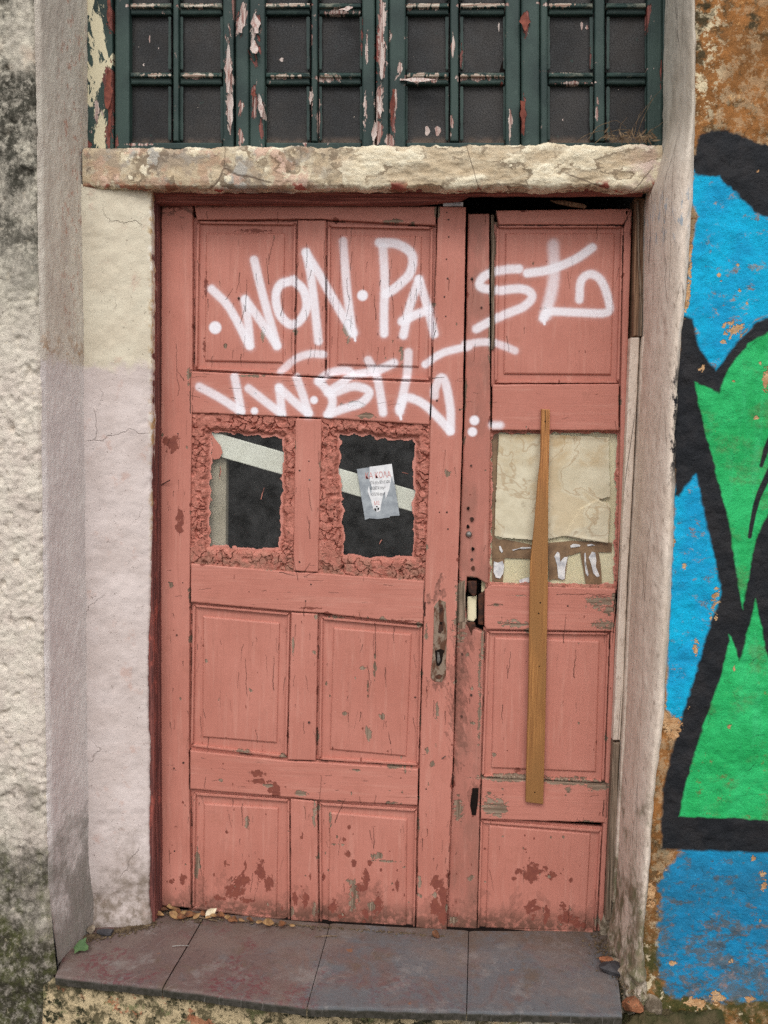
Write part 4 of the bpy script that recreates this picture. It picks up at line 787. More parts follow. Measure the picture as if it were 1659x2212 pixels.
MB().box(-1.12, .47, fy + .03, .36, ZS - .05, ZS - .008).build('mortar_bed', M_DARK, sx)

# ------------------------------------------------------------------ door frame
df = thing('door_frame', (-.16, .26, ZS), 'weathered dark red wooden door frame set in the plaster opening', 'door frame')
xj = -.858
prof = dense([(xj - .02, .232), (xj - .004, .232), (xj, .236), (xj, .248), (xj - .004, .251), (xj - .004, .254), (xj + .001, .257), (xj + .001, .272), (xj - .003, .275), (xj - .003, .279), (xj + .003, .282), (xj + .003, .340)], .004)
def ff(P): return .0016 * fbm(P[..., 0] * 6, P[..., 1] * 6, P[..., 2], 25, 4, 3) + .0012 * vnoise(P[..., 1] * 260, 0, P[..., 2] * 5, 7)
MB().grid(lofted(prof, np.arange(ZS - .02, 2.16, .012), ff)).build('jamb', M_FRAME, df, smooth=False)
zh = XZ((800, 409), .24)[1]; z0 = XZ((700, 432), .27)[1]
m = MB()
hp = dense([(.232, zh + .02), (.236, zh - .002), (.250, zh - .003), (.252, zh - .010), (.262, zh - .012), (.264, zh - .017), (.270, zh - .018), (.272, z0), (.296, z0 - .001), (.298, z0 + .04), (.34, z0 + .04)], .005)
P = np.array([[(x, q[0], q[1]) for q in hp] for x in np.arange(-.87, .545, .008)]); P[..., 2] += (sstep(.262, .272, P[..., 1]) * sstep(.31, .296, P[..., 1])) * (.019 * sstep(0.02, .07, P[..., 0]) - .009 * sstep(0.02, -.1, P[..., 0])) + .0022 * fbm(P[..., 0], P[..., 1] * 8, P[..., 2] * 8, 10, 4, 3) - .004 * sstep(.2, -.4, P[..., 0]) * sstep(.26, .27, P[..., 1]) * 0
m.grid(P).build('head', M_HEAD, df, smooth=False)
# right hand jamb: bare weathered upper part, painted cover strip below, moulding beside it
MB().prism(pxz(PX(1371, 424, 1400, 428, 1396, 728, 1366, 728), .29), .288, .07, .003, .001, seed=3).build('jamb', M_BROWNWOOD, df)
tag(bpy.data.objects[df.children[-1].name], 'bare brown upper length of the right jamb')
MB().prism(pxz(PX(1374, 436, 1381, 430, 1383, 560, 1389, 640, 1387, 728, 1377, 728, 1381, 640, 1376, 540), .28), .276, .012, .001, .001, seed=5).build('loose_splinter', M_GREYWOOD, df)
MB().prism(pxz(PX(1360, 728, 1383, 727, 1372, 968, 1364, 1120, 1357, 1235, 1348, 1479, 1341, 1600, 1322, 1600, 1338, 1250), .285), .281, .06, .003, .0012, seed=7).build('cover_strip', M_SURR, df)
MB().prism(pxz(PX(1386, 727, 1400, 720, 1394, 960, 1375, 1300, 1360, 1571, 1338, 1950, 1322, 1950, 1344, 1571, 1360, 1235, 1375, 968), .268), .262, .08, .004, .0012, seed=9).build('moulding', M_SURR, df)
MB().prism(pxz(PX(1322, 1602, 1341, 1602, 1336, 1720, 1330, 1860, 1322, 1990, 1306, 1990, 1312, 1850), .286), .283, .06, .003, .0015, seed=11).build('jamb', M_GREYWOOD, df)
tag(bpy.data.objects[df.children[-1].name], 'grey rotten foot of the right jamb')

# ------------------------------------------------------------------ door leaves
L = thing('door_leaf', (-.42, .30, ZS), 'wide coral red door leaf on the left with two small putty rimmed panes', 'door')
R = thing('door_leaf', (.30, .312, ZS), 'narrow coral red door leaf on the right with papered window, crossed by a batten', 'door')
_sd = [0]
def wood(name, pts, d, t, m, parent, bev=.0026, jit=.0011, label=None):
    _sd[0] += 1; o = MB().prism(pxz(pts, d), d, t, bev, jit, seed=_sd[0]).build(name, m, parent)
    if label: o['label'] = label
    if m in (M_DV, M_DH, M_DW): joint_lines(pts, d)
    return o
def panel(rec, fld, d, parent, m=None):
    r = np.array(rec, float); c = r.mean(0); r2 = c + (r - c) * np.array([1 + 14 / (np.ptp(r[:, 0])), 1 + 14 / np.ptp(r[:, 1])])
    _sd[0] += 1; b = MB()
    f_ = pxz(fld, d + .009)
    if m is None: m = M_DV
    b.prism(pxz([tuple(q) for q in r2], d + .015), d + .0165, .012, .001, .0, 0, seed=_sd[0])
    b.prism(f_, d + .0105, .007, .0045, .0003, 0, seed=_sd[0]); o = b.build('panel', m, parent)
    # bead moulding round the recess: four slim quarter rounds
    b = MB(); rr = np.array(rec, float)
    if np.sum(rr[:, 0] * np.roll(rr[:, 1], -1) - np.roll(rr[:, 0], -1) * rr[:, 1]) < 0: rr = rr[::-1]
    q = c + (rr - c) * np.array([1 - 13 / np.ptp(rr[:, 0]), 1 - 13 / np.ptp(rr[:, 1])])
    n = len(rr)
    for i in range(n):
        k = (i + 1) % n; b.prism(pxz([tuple(rr[i]), tuple(rr[k]), tuple(q[k]), tuple(q[i])], d + .006), d + .0060, .012, .005, .0006, .0006, seed=_sd[0] + i)
    b.build('panel_moulding', m, o); return o
D1 = D_LEAF
wood('stile', PX(347, 436, 417, 441, 417, 800, 411, 1216, 409, 1620, 413, 1964, 343, 1957), D1, .04, M_DV, L)
wood('stile', PX(945, 444, 1008, 446, 1001, 900, 990, 1270, 979, 1680, 966, 2012, 898, 2006, 905, 1657, 917, 1240, 932, 830), D1 - .003, .045, M_DV, L)
wood('rail', PX(417, 440, 945, 444, 942, 488, 706, 475, 640, 474, 424, 476), D1 + .001, .036, M_DH, L)
wood('rail', PX(412, 800, 640, 812, 704, 816, 933, 825, 929, 919, 696, 904, 636, 902, 411, 893), D1 + .001, .036, M_DH, L)
wood('rail', PX(411, 1216, 633, 1234, 689, 1237, 921, 1254, 916, 1351, 690, 1326, 628, 1322, 410, 1302), D1 + .001, .036, M_DH, L)
wood('rail', PX(409, 1620, 621, 1643, 682, 1645, 905, 1660, 903, 1742, 686, 1730, 626, 1724, 409, 1706), D1 + .000, .036, M_DH, L)
wood('centre_bar', PX(642, 474, 705, 474, 703, 815, 637, 812), D1 + .002, .034, M_DV, L)
wood('centre_bar', PX(637, 902, 696, 904, 688, 1238, 632, 1235), D1 + .001, .036, M_DV, L)
wood('centre_bar', PX(628, 1322, 688, 1325, 683, 1645, 620, 1643), D1 + .002, .034, M_DV, L)
wood('centre_bar', PX(626, 1724, 686, 1730, 689, 1998, 627, 1992), D1 + .003, .034, M_DV, L)
panel(PX(425, 477, 640, 480, 636, 810, 420, 798), PX(444, 503, 615, 503, 611, 784, 442, 780), D1, L)
panel(PX(708, 484, 936, 489, 931, 822, 705, 814), PX(735, 507, 911, 510, 905, 793, 727, 788), D1, L)
panel(PX(416, 1305, 627, 1324, 620, 1638, 411, 1613), PX(438, 1331, 604, 1346, 598, 1606, 436, 1593), D1, L)
panel(PX(692, 1332, 914, 1352, 905, 1655, 688, 1642), PX(720, 1356, 889, 1370, 878, 1635, 712, 1620), D1, L)
panel(PX(417, 1712, 626, 1727, 627, 1992, 414, 1964), PX(440, 1736, 601, 1746, 597, 1989, 437, 1966), D1, L)
panel(PX(688, 1734, 902, 1748, 897, 2010, 690, 2000), PX(712, 1755, 880, 1770, 877, 2008, 708, 1998), D1, L)

def voronoi2(X, Z, n, box, seed):
    r = np.random.RandomState(seed); sx_, sz_ = r.uniform(box[0], box[1], n), r.uniform(box[2], box[3], n)
    f1 = np.full(X.shape, 9.0); f2 = f1.copy()
    for a, b in zip(sx_, sz_):
        d = np.hypot(X - a, Z - b); f2 = np.where(d < f1, f1, np.minimum(f2, d)); f1 = np.minimum(f1, d)
    return f2 - f1
def inside_dist(X, Z, p):
    p = np.array(p, float); D = np.full(X.shape, 9.0); ins = np.zeros(X.shape, bool)
    for i in range(len(p)):
        a, b = p[i], p[(i + 1) % len(p)]; d = b - a; t = np.clip(((X - a[0]) * d[0] + (Z - a[1]) * d[1]) / (d @ d + 1e-12), 0, 1); D = np.minimum(D, np.hypot(X - a[0] - t * d[0], Z - a[1] - t * d[1]))
        if a[1] != b[1]: ins ^= ((a[1] > Z) != (b[1] > Z)) & (X < (b[0] - a[0]) * (Z - a[1]) / (b[1] - a[1]) + a[0])
    return np.where(ins, D, -D)
def putty(outer, inner, d, depth, parent, seed, smear=.012, name='putty', high=.006):
    o, i = pxz(outer, d), pxz(inner, d); oa = np.array(o); s = .0019
    gx = np.arange(oa[:, 0].min() - .004, oa[:, 0].max() + .004, s); gz = np.arange(oa[:, 1].min() - .004, oa[:, 1].max() + .004, s); X, Z = np.meshgrid(gx, gz, indexing='ij')
    wx, wz = .010 * fbm(X, 0, Z, 55, 4, seed), .010 * fbm(X, 2, Z, 55, 4, seed + 3)
    do = inside_dist(X + wx * .3, Z + wz * .3, o); di = inside_dist(X + wx * .8, Z + wz * .8, i) - .004 * fbm(X, 5, Z, 40, 3, seed)   # + inside the pane
    vor = voronoi2(X + wx * 1.3, Z + wz * 1.3, 230, (gx[0], gx[-1], gz[0], gz[-1]), seed)
    w = -di                                                     # distance from pane edge into putty
    hgt = (depth - .0065) * sstep(.0, .016, w) ; lump = .0020 * fbm(X, 1, Z, 130, 4, seed, .65) + .0022 * fbm(X, 1, Z, 26, 3, seed + 2)
    crk = .008 * (1 - sstep(.0003, .0022 + .0015 * vnoise(X * 30, 2, Z * 30, seed), vor)) * sstep(.003, .010, w) * sstep(-.5, -.05, fbm(X, 7, Z, 18, 2, seed)) + .006 * np.maximum(0, fbm(X, 9, Z, 50, 3, seed + 8) - .12) * sstep(.003, .01, w) * 3
    Y = d + depth - hgt - high * sstep(.01, .02, w) * .0 - lump * sstep(0, .012, w) + crk
    lip = sstep(.0, .004, w + smear); Y = np.where(w < 0.002, d + depth - .0012 * lip, Y)
    edge = sstep(.004, .014, do + .010 * fbm(X, 11, Z, 32, 3, seed + 6)); Y = np.maximum(Y, d - .004); Y = np.where(w > .004, Y * edge + (1 - edge) * np.maximum(Y, d + .0035), Y)
    keep = (do > -.003) & (w > -smear * (.5 + .5 * vnoise(X * 45, 3, Z * 45, seed)))
    mk = keep[:-1, :-1] & keep[1:, :-1] & keep[1:, 1:] & keep[:-1, 1:]
    P = np.stack([X, Y, Z], -1)
    sm = sstep(.003, -.001, w).ravel()
    b = MB().grid(P, mk); return b.build(name, M_PUTTY, parent, smooth=False, attr=('smear', sm))
in1 = PX(452, 934, 470, 930, 520, 938, 611, 942, 608, 1050, 604, 1184, 560, 1190, 505, 1186, 450, 1184, 447, 1080)
in2 = PX(729, 938, 770, 935, 812, 946, 898, 946, 896, 1080, 892, 1204, 850, 1206, 800, 1208, 742, 1200, 735, 1080)
putty(PX(400, 884, 643, 892, 639, 1243, 401, 1230), in1, D1, .022, L, 11, .008); putty(PX(687, 893, 938, 909, 930, 1268, 682, 1248), in2, D1, .022, L, 23, .009)
for pp in (PX(425, 915, 625, 920, 620, 1215, 430, 1205), PX(705, 920, 915, 935, 908, 1235, 715, 1220)):
    MB().prism(pxz(pp, D1 + .0225), D1 + .0225, .003, .0004, 0, 0).build('pane', M_GLASS, L)
def smears(lst, tf, d, parent):
    for i, pts in enumerate(lst):
        q = [W(p, d) for p in tf(*pts)]; q = [(a[0], a[2]) for a in q]; MB().prism(q, d, .0012, .0003, .0006, 0, .004, seed=i).build('paint_smear', M_DH, parent)
smears([(350, 200, 372, 235, 400, 270, 410, 305, 395, 335, 365, 342, 352, 320, 360, 280)], Z5, D1 + .0205, L)
smears([(600, 540, 606, 515, 612, 500, 618, 480, 621, 482, 614, 505, 606, 542), (1312, 402, 1345, 410, 1345, 413, 1312, 406), (1198, 765, 1204, 748, 1214, 740, 1214, 746, 1206, 756, 1202, 768), (330, 430, 350, 435, 364, 430, 350, 442, 332, 440), (345, 520, 360, 550, 352, 548, 338, 525), (398, 370, 404, 400, 394, 440, 392, 420)], Z5, D1 + .0205, L)

# nails and screw heads
def nails(parent, tf, lst, d, m=M_NAIL, r=.0034):
    for i, (x, y) in enumerate(lst):
        q = W(tf(x, y)[0], d); MB().dome(q[0], q[1], q[2], r * (.8 + .4 * ((i * 37) % 10) / 10), .0018).build('nail', m, parent)
nails(L, Z3, [(1540, 122), (1548, 158), (1549, 245), (1537, 357), (1543, 455), (1527, 547), (1534, 645), (1490, 1070), (1605, 1115)], D1 - .003)
nails(L, Z3, [(490, 553)], D1 + .006, r=.005)
nails(L, Z5, [(1502, 605), (1540, 605), (1545, 690), (1505, 1000)], D1 - .003); nails(L, Z5, [(845, 348), (798, 395), (855, 968), (828, 1052), (797, 855), (185, 210), (210, 960)], D1 + .001); nails(L, Z5, [(848, 441)], D1 + .001, M_STEEL, .0045)
nails(L, L1, [(1465, 97), (1435, 1050), (212, 918), (178, 275), (845, 716), (1380, 590)], D1 - .002); nails(L, B4, [(210, 50), (165, 78), (168, 495), (1433, 183)], D1)
nails(R, Z4, [(213, 600), (165, 455)], D_LEAF2, r=.004); nails(R, L2, [(255, 487), (315, 758), (252, 898), (523, 1415), (953, 168)], D_LEAF2, r=.0036); nails(R, Z6, [(360, 555), (365, 1265)], D_LEAF2, r=.004)
q = W(Z6(342, 1075)[0], D_LEAF2); MB().dome(q[0], q[1], q[2], .0098, .007, 12).build('bolt_head', M_STEEL, R)
for x, y, r in ((338, 878, .0055), (365, 962, .0075), (335, 1015, .006), (372, 1185, .006), (375, 1330, .007), (102, 68, .004)):
    q = W(Z6(x, y)[0], D_LEAF2); MB().prism([(q[0] + r * (1 + .25 * math.sin(3 * a + x)) * math.cos(a) * .8, q[2] + r * math.sin(a)) for a in np.linspace(0, 6.283, 14, endpoint=False)], D_LEAF2 - .0012, .003, .0005, .0004, 0, None).build('screw_hole', M_DARK if r < .0065 else M_RUST, R)
for tf, a, b in ((Z5, (100, 468), (145, 443)), (B4, (1512, 32), (1532, 18))):
    p0, p1 = W(tf(*a)[0], D1 - .001), W(tf(*b)[0], D1 - .012); MB().tube([p0, p1], .0016, 6).build('bent_nail', M_NAIL if tf is Z5 else M_STEEL, L)
# lock
lk = wood('lock_plate', L1(1472, 130, 1500, 92, 1536, 106, 1544, 250, 1540, 360, 1538, 478, 1516, 515, 1478, 512, 1454, 488, 1466, 350, 1470, 240), D1 - .0045, .006, M_LOCK, L, .0006, .0007)
for nm, pts, mm, dd in (('rust_scar', (1498, 120, 1518, 118, 1526, 160, 1522, 250, 1508, 268, 1494, 262, 1502, 200), M_RUST, .0055), ('keyhole', (1503, 206, 1516, 206, 1516, 222, 1503, 222), M_DARK, .0063), ('handle_socket', (1478, 352, 1508, 343, 1530, 352, 1522, 372, 1516, 410, 1502, 432, 1486, 428, 1482, 390), M_DARK, .0055),
                        ('handle_stub', (1490, 358, 1502, 362, 1508, 400, 1498, 420, 1490, 410), M_STEEL, .0085), ('rust_scar', (1478, 480, 1500, 470, 1520, 478, 1505, 498, 1486, 496), M_RUST, .0055)):
    MB().prism(pxz(L1(*pts), D1 - .004), D1 - dd, .003, .0006, .0006, 0, .004, seed=3).build(nm, mm, lk)

D2 = D_LEAF2
wood('stile', PX(1010, 460, 1058, 460, 1061, 930, 1056, 1262, 1049, 1262, 1030, 1250, 1010, 1248, 1006, 1300, 1012, 1350, 1038, 1362, 1048, 1365, 1040, 1680, 1031, 2012, 962, 2012, 976, 1690, 988, 1270, 1002, 900), D2 + .004, .034, M_DW, R, .003, .001)
wood('stile', PX(1348, 452, 1367, 449, 1352, 946, 1334, 1385, 1318, 1700, 1304, 2012, 1290, 2014, 1306, 1690, 1318, 1366, 1332, 1270, 1339, 930, 1340, 826), D2, .036, M_DV, R)
wood('groove_strip', PX(1059, 462, 1069, 462, 1070, 750, 1066, 757, 1060, 757), D2 + .010, .02, M_GREYWOOD, R)
wood('rail', PX(1070, 453, 1366, 449, 1348, 486, 1076, 486), D2, .036, M_DH, R)
wood('rail', PX(1063, 829, 1339, 828, 1338, 931, 1061, 931), D2, .036, M_DH, R)
wood('rail', PX(1053, 1266, 1062, 1262, 1332, 1271, 1327, 1366, 1050, 1361, 1045, 1352, 1046, 1275), D2 - .001, .036, M_DH, R)
wood('rail', PX(1040, 1680, 1312, 1694, 1309, 1779, 1036, 1771), D2 - .001, .036, M_DH, R)
panel(PX(1072, 486, 1348, 486, 1338, 828, 1068, 828), PX(1092, 503, 1329, 503, 1321, 810, 1088, 808), D2, R)
panel(PX(1051, 1362, 1318, 1366, 1305, 1692, 1040, 1680), PX(1068, 1377, 1296, 1385, 1288, 1669, 1061, 1660), D2, R)
panel(PX(1037, 1772, 1301, 1793, 1288, 2018, 1030, 2012), PX(1056, 1783, 1277, 1801, 1265, 2014, 1049, 2006), D2, R)
# broken lock mortise in the edge of the narrow leaf
wood('mortise_splinter', PX(984, 1262, 1006, 1250, 1009, 1300, 1006, 1345, 985, 1350), D2 + .002, .02, M_GREYWOOD, R, .002, .002)
wood('mortise_plate', PX(1008, 1288, 1031, 1285, 1031, 1336, 1024, 1345, 1008, 1342), D2 + .026, .003, M_CREAM, R)
wood('rust_chunk', PX(1008, 1254, 1032, 1253, 1031, 1286, 1022, 1292, 1010, 1280), D2 + .012, .014, M_RUST, R, .003, .002); wood('rust_chunk', PX(1004, 1342, 1028, 1344, 1030, 1354, 1022, 1362, 1020, 1376, 1012, 1362), D2 - .002, .012, M_RUST, R, .003, .002)
wood('lock_edge', PX(1032, 1285, 1048, 1275, 1046, 1352, 1032, 1350), D2 + .012, .012, M_RUST, R)
wood('rotten_gap', B5(160, 175, 205, 175, 200, 250, 190, 325, 160, 320, 150, 270), D2 - .001, .008, M_DARK, R, .002, .003)
putty(PX(1056, 925, 1343, 925, 1334, 1276, 1050, 1270), PX(1064, 936, 1334, 936, 1333, 1100, 1327, 1264, 1059, 1260, 1062, 1100), D2, .020, R, 37, .003, 'putty')
MB().prism(pxz(PX(1056, 932, 1340, 930, 1332, 1270, 1052, 1264), D2 + .024), D2 + .024, .003, .0004, 0, 0).build('pane', M_GLASS, R)
cb = MB().prism(pxz(PX(1040, 920, 1350, 920, 1350, 1290, 1040, 1285), D2 + .028), D2 + .0275, .010, .001, 0, 0).build('inner_board', M_CREAM); tag(cb, 'cream board standing behind the glass of the narrow leaf', 'board')
Dp = D2 + .0215
def sheet(name, pts, d, m, lab, cat, group=None, t=.0006, jit=.0008):
    _sd[0] += 1; o = MB().prism(pxz(pts, d), d, t, .0002, jit, 0, .006, seed=_sd[0]).build(name, m); return tag(o, lab, cat, group)
TG = 'brown tape strips on the right hand glass'
sheet('tape_strip', Z6(514, 1118, 612, 1110, 812, 1150, 1120, 1120, 1425, 1135, 1422, 1210, 1180, 1212, 1110, 1235, 960, 1240, 810, 1262, 612, 1255, 514, 1262), Dp + .0015, M_TAPE, 'wide brown tape strip running across the glass under the stained paper', 'tape', TG)
sheet('tape_strip', Z6(514, 300, 566, 300, 548, 900, 540, 1095, 610, 1130, 612, 1270, 600, 1440, 516, 1440), Dp + .0022, M_TAPE, 'upright brown tape strip along the left edge of the papered glass', 'tape', TG)
sheet('tape_strip', Z6(942, 1205, 1100, 1205, 1085, 1300, 1070, 1420, 975, 1415, 945, 1430), Dp + .0010, M_TAPE, 'short brown tape strip right beside the batten below the paper', 'tape', TG)
sheet('tape_strip', Z6(1182, 1205, 1320, 1190, 1340, 1300, 1352, 1480, 1230, 1480, 1215, 1400), Dp + .0006, M_TAPE, 'slanting brown tape strip hanging below the paper near the right stile', 'tape', TG)
LG = 'torn white label scraps below the paper'
for lab, pts in (('torn white label scrap at the lower left corner of the glass', (530, 1275, 560, 1285, 600, 1270, 612, 1310, 605, 1370, 580, 1412, 540, 1405, 525, 1360)), ('torn white label scrap shaped like a fork beside the batten', (985, 1240, 1010, 1200, 1030, 1215, 1035, 1275, 1060, 1245, 1095, 1240, 1075, 1330, 1070, 1415, 1050, 1422, 1015, 1405, 1005, 1310)),
                 ('long torn white label scrap with grey edge on slanting tape', (1242, 1250, 1270, 1200, 1300, 1210, 1308, 1270, 1305, 1320, 1335, 1395, 1310, 1400, 1280, 1370, 1262, 1300)), ('narrow white label scrap left of the long one on slanting tape', (1212, 1215, 1228, 1210, 1232, 1300, 1250, 1380, 1240, 1400, 1222, 1370, 1212, 1290)),
                 ('small white label scrap at the right end of the horizontal tape', (1104, 1160, 1130, 1145, 1190, 1150, 1185, 1170, 1110, 1180)), ('thin white torn line on the tape left of the batten', (664, 1192, 740, 1170, 815, 1166, 812, 1185, 720, 1190, 668, 1200)),
                 ('ragged white scrap at the sill left of the batten', (718, 1420, 760, 1405, 800, 1395, 802, 1440, 725, 1448)), ('tiny white scrap on tape above the slanting strip', (1228, 1150, 1270, 1144, 1308, 1160, 1240, 1168)), ('small white curl at left edge of the tape', (568, 1160, 582, 1160, 605, 1205, 590, 1220, 572, 1195))):
    sheet('label_scrap', Z6(*pts), Dp - .0014, M_LABEL, lab, 'label', LG, .0008, .0015)
# the stained paper: buckled sheet with a torn, curling corner
ol = [XZ(p, Dp) for p in Z6(568, 316, 900, 318, 1396, 342, 1400, 560, 1410, 788, 1350, 806, 1312, 812, 1395, 836, 1408, 860, 1400, 1000, 1392, 1140, 1230, 1120, 1060, 1086, 950, 1108, 830, 1116, 600, 1100, 536, 1086, 548, 700)]
oa = np.array(ol); gx = np.arange(oa[:, 0].min(), oa[:, 0].max(), .002); gz = np.arange(oa[:, 1].min(), oa[:, 1].max(), .002); X, Z = np.meshgrid(gx, gz, indexing='ij'); di = inside_dist(X + .0008 * fbm(X, 0, Z, 120, 2, 3), Z + .0008 * fbm(X, 4, Z, 120, 2, 3), ol)
Y = Dp - .0035 - .0016 * fbm(X, 0, Z, 9, 3, 4) - .0006 * fbm(X, 0, Z, 40, 2, 6)
cc = [XZ(Z6(*q)[0], Dp) for q in ((1060, 1086), (1180, 880), (1312, 812), (1408, 860), (1392, 1140))]
dc = inside_dist(X, Z, cc); Y -= .0035 * sstep(-.001, .002, dc) + .004 * sstep(.0, .05, dc); Y -= .003 * sstep(.015, .0, di) * sstep(.1, .6, vnoise(X * 14, 0, Z * 14, 8))
k = di > -.0005; mk = k[:-1, :-1] & k[1:, :-1] & k[1:, 1:] & k[:-1, 1:]
pa = MB().grid(np.stack([X, Y, Z], -1), mk).build('paper_sheet', M_PAPER, smooth=True); tag(pa, 'stained yellowed paper sheet with a torn curling corner behind the batten', 'paper')

# batten
bt = thing('batten', (.262, .29, .33), 'long bare pine batten nailed upright over the narrow red leaf', 'batten')
MB().prism(pxz(PX(1169, 883, 1188, 884, 1187, 960, 1185, 1044, 1184, 1219, 1184, 1275, 1181, 1420, 1178, 1580, 1174, 1738, 1135, 1733, 1139, 1560, 1142, 1420, 1144, 1287, 1145, 1219, 1154, 1133, 1161, 1044, 1167, 990), D2 - .014), D2 - .015, .0125, .0018, .0005, 0, seed=77).build('plank', M_PINE, bt)
for x, y in ((919, 222), (882, 1592), (870, 1672)):
    q = W(Z6(x, y)[0], D2 - .015); MB().dome(q[0], q[1], q[2], .0032, .001).build('nail', M_DARK, bt)
for x, y in ((765, 568), (735, 1400)):
    q = W(L2(x, y)[0], D2 - .015); MB().dome(q[0], q[1], q[2], .0026, .001).build('nail', M_DARK, bt)
MB().prism(pxz(Z6(916, 135, 921, 135, 923, 220, 920, 330, 917, 220), D2 - .015), D2 - .0156, .003, .0002, .0002, 0).build('split', M_DARK, bt)

# torn sticker on the second pane
Ds = D1 + .0205
st = thing('torn_sticker', W((815, 1120), Ds), 'torn grey and white sticker with Greek lettering on the second small pane', 'sticker')
MB().prism(pxz(Z5(1085, 388, 1150, 378, 1262, 362, 1302, 622, 1255, 625, 1250, 632, 1190, 640, 1150, 636, 1127, 645), Ds), Ds, .0006, .0001, .0003, 0, .006).build('film', M_FILM, st)
wpz = pxz(Z5(1150, 376, 1262, 361, 1272, 430, 1276, 478, 1262, 425, 1250, 490, 1232, 540, 1225, 500, 1210, 560, 1205, 598, 1188, 606, 1168, 590, 1155, 540, 1140, 500, 1146, 470, 1158, 520, 1162, 480, 1150, 450), Ds)
MB().prism(wpz, Ds - .0009, .0007, .0001, .0003, 0, .005).build('white_layer', M_STWHITE, st)
def text(lines, m, parent, ang, d=Ds - .0011):
    b = MB()
    for body, p, size, width in lines:
        cu = bpy.data.curves.new('lettering', 'FONT'); cu.body = body; cu.size = size; o = bpy.data.objects.new('lettering', cu); COL.objects.link(o)
        me = bpy.data.meshes.new_from_object(o.evaluated_get(bpy.context.evaluated_depsgraph_get())); v = np.array([q.co[:] for q in me.vertices]); f = [tuple(q.vertices) for q in me.polygons]
        bpy.data.objects.remove(o); bpy.data.curves.remove(cu); bpy.data.meshes.remove(me)
        k = width / (np.ptp(v[:, 0]) + 1e-9); q = W(p, d); x = v[:, 0] * k; z = v[:, 1]
        b.add(np.stack([q[0] + x * math.cos(ang) - z * math.sin(ang), np.full(len(x), q[1]), q[2] + x * math.sin(ang) + z * math.cos(ang)], 1), f)
    return b.build('lettering', m, parent)
an = math.atan2(26, 177)
text([('\u039a\u0391 \u039a\u039f\u039b\u0391', Z5(1128, 437)[0], .026, .077)], M_INKRED, st, an * .6)
text([('\u039c\u0395', Z5(1172, 570)[0], .017, .017)], M_INKRED, st, an * .6)
text([('\u0395\u03a4\u0391\u0399 \u03c3\u03c4\u03b7\u03bd \u0392\u039f\u03a5\u039b\u0393\u0391\u03a1\u0399\u0391', Z5(1153, 465)[0], .0130, .060)], M_INK, st, an * .6)
text([('\u0391\u039b\u03a9\u039d\u0395\u03a4\u0391\u0399 \u03c3\u03c4\u03b7\u03bd F', Z5(1154, 493)[0], .0130, .046)], M_INK, st, an * .6)
text([('\u039b\u039f\u0393\u0395\u0399\u03a4\u0391\u0399 \u03c3\u03c4\u03b7\u03bd F', Z5(1156, 524)[0], .0130, .044)], M_INK, st, an * .6)
MB().prism(pxz(Z5(1172, 586, 1184, 584, 1186, 600, 1178, 598), Ds), Ds - .0012, .0004, .0001, 0, 0, None).prism(pxz(Z5(1190, 582, 1200, 582, 1198, 592, 1190, 596), Ds), Ds - .0012, .0004, .0001, 0, 0, None).prism(pxz(Z5(1182, 574, 1192, 574, 1190, 580, 1183, 580), Ds), Ds - .0012, .0004, .0001, 0, 0, None).build('emblem', M_INK, st)

# behind the panes
o = MB().prism(pxz(PX(400, 915, 940, 1072, 940, 1120, 400, 966), D1 + .028), D1 + .027, .012, .002, .0005, 0).build('leaning_board', M_PALE); tag(o, 'pale board leaning slantwise inside behind both small panes', 'board')
o = MB().prism(pxz(PX(420, 900, 490, 900, 488, 1230, 420, 1230), .342), .340, .03, .003, .0005, 0).build('inner_post', M_DUST); tag(o, 'dusty upright post inside, seen at the left of the first pane', 'post')
# bits at the top of the door
o = MB().prism(pxz(PX(956, 437, 1001, 436, 1001, 446, 956, 446), .296), .292, .03, .002, .001, 0, seed=4).build('wedge', M_LABEL); tag(o, 'crumpled whitish wedge jammed above the wide leaf', 'wedge')
o = MB().prism(pxz(U2(735, 850, 800, 850, 880, 866, 892, 876, 885, 884, 820, 876, 760, 862), .31), .305, .008, .001, .0006, 0, .006, seed=4).build('splinter', M_BROWNWOOD); tag(o, 'brown wood splinter in the dark gap above the narrow leaf', 'splinter')

# ------------------------------------------------------------------ transom window
tw = thing('transom_window', (-.25, D_WIN, zt), 'green flaking transom window of four sashes above the plaster lintel', 'window')
Dw = D_WIN
def wp(name, pts, d, t, m, parent, bev=.004, jit=.0006):
    _sd[0] += 1; return MB().prism(pxz(pts, d), d, t, bev, jit, .0005, .015, seed=_sd[0]).build(name, m, parent)
def R4(x0, x1, y0, y1, dx=0): return PX(x0, y0, x1, y0, x1 + dx, y1, x0 + dx, y1)
TOP = -190
wp('frame_board', PX(168, TOP, 240, TOP, 246, 325, 171, 325), Dw + .004, .05, M_GREEN, tw)
for x0, x1 in ((507, 537), (811, 839), (1125, 1166)): wp('cover_strip', R4(x0, x1, TOP, 324, 1), Dw - .010, .05, M_GREEN, tw, .005)
wp('frame_board', R4(1430, 1450, TOP, 315), Dw + .004, .05, M_GREEN, tw)
wp('head_board', R4(178, 1450, TOP - 60, TOP), Dw, .06, M_GREEN, tw)
S = [(247, 506, 280, 367, 392, 480), (537, 811, 573, 666, 692, 781), (839, 1125, 877, 966, 997, 1091), (1166, 1432, 1184, 1278, 1313, 1397)]
rows = [(-120, 3), (32, 153), (183, 306)]
sashes = []
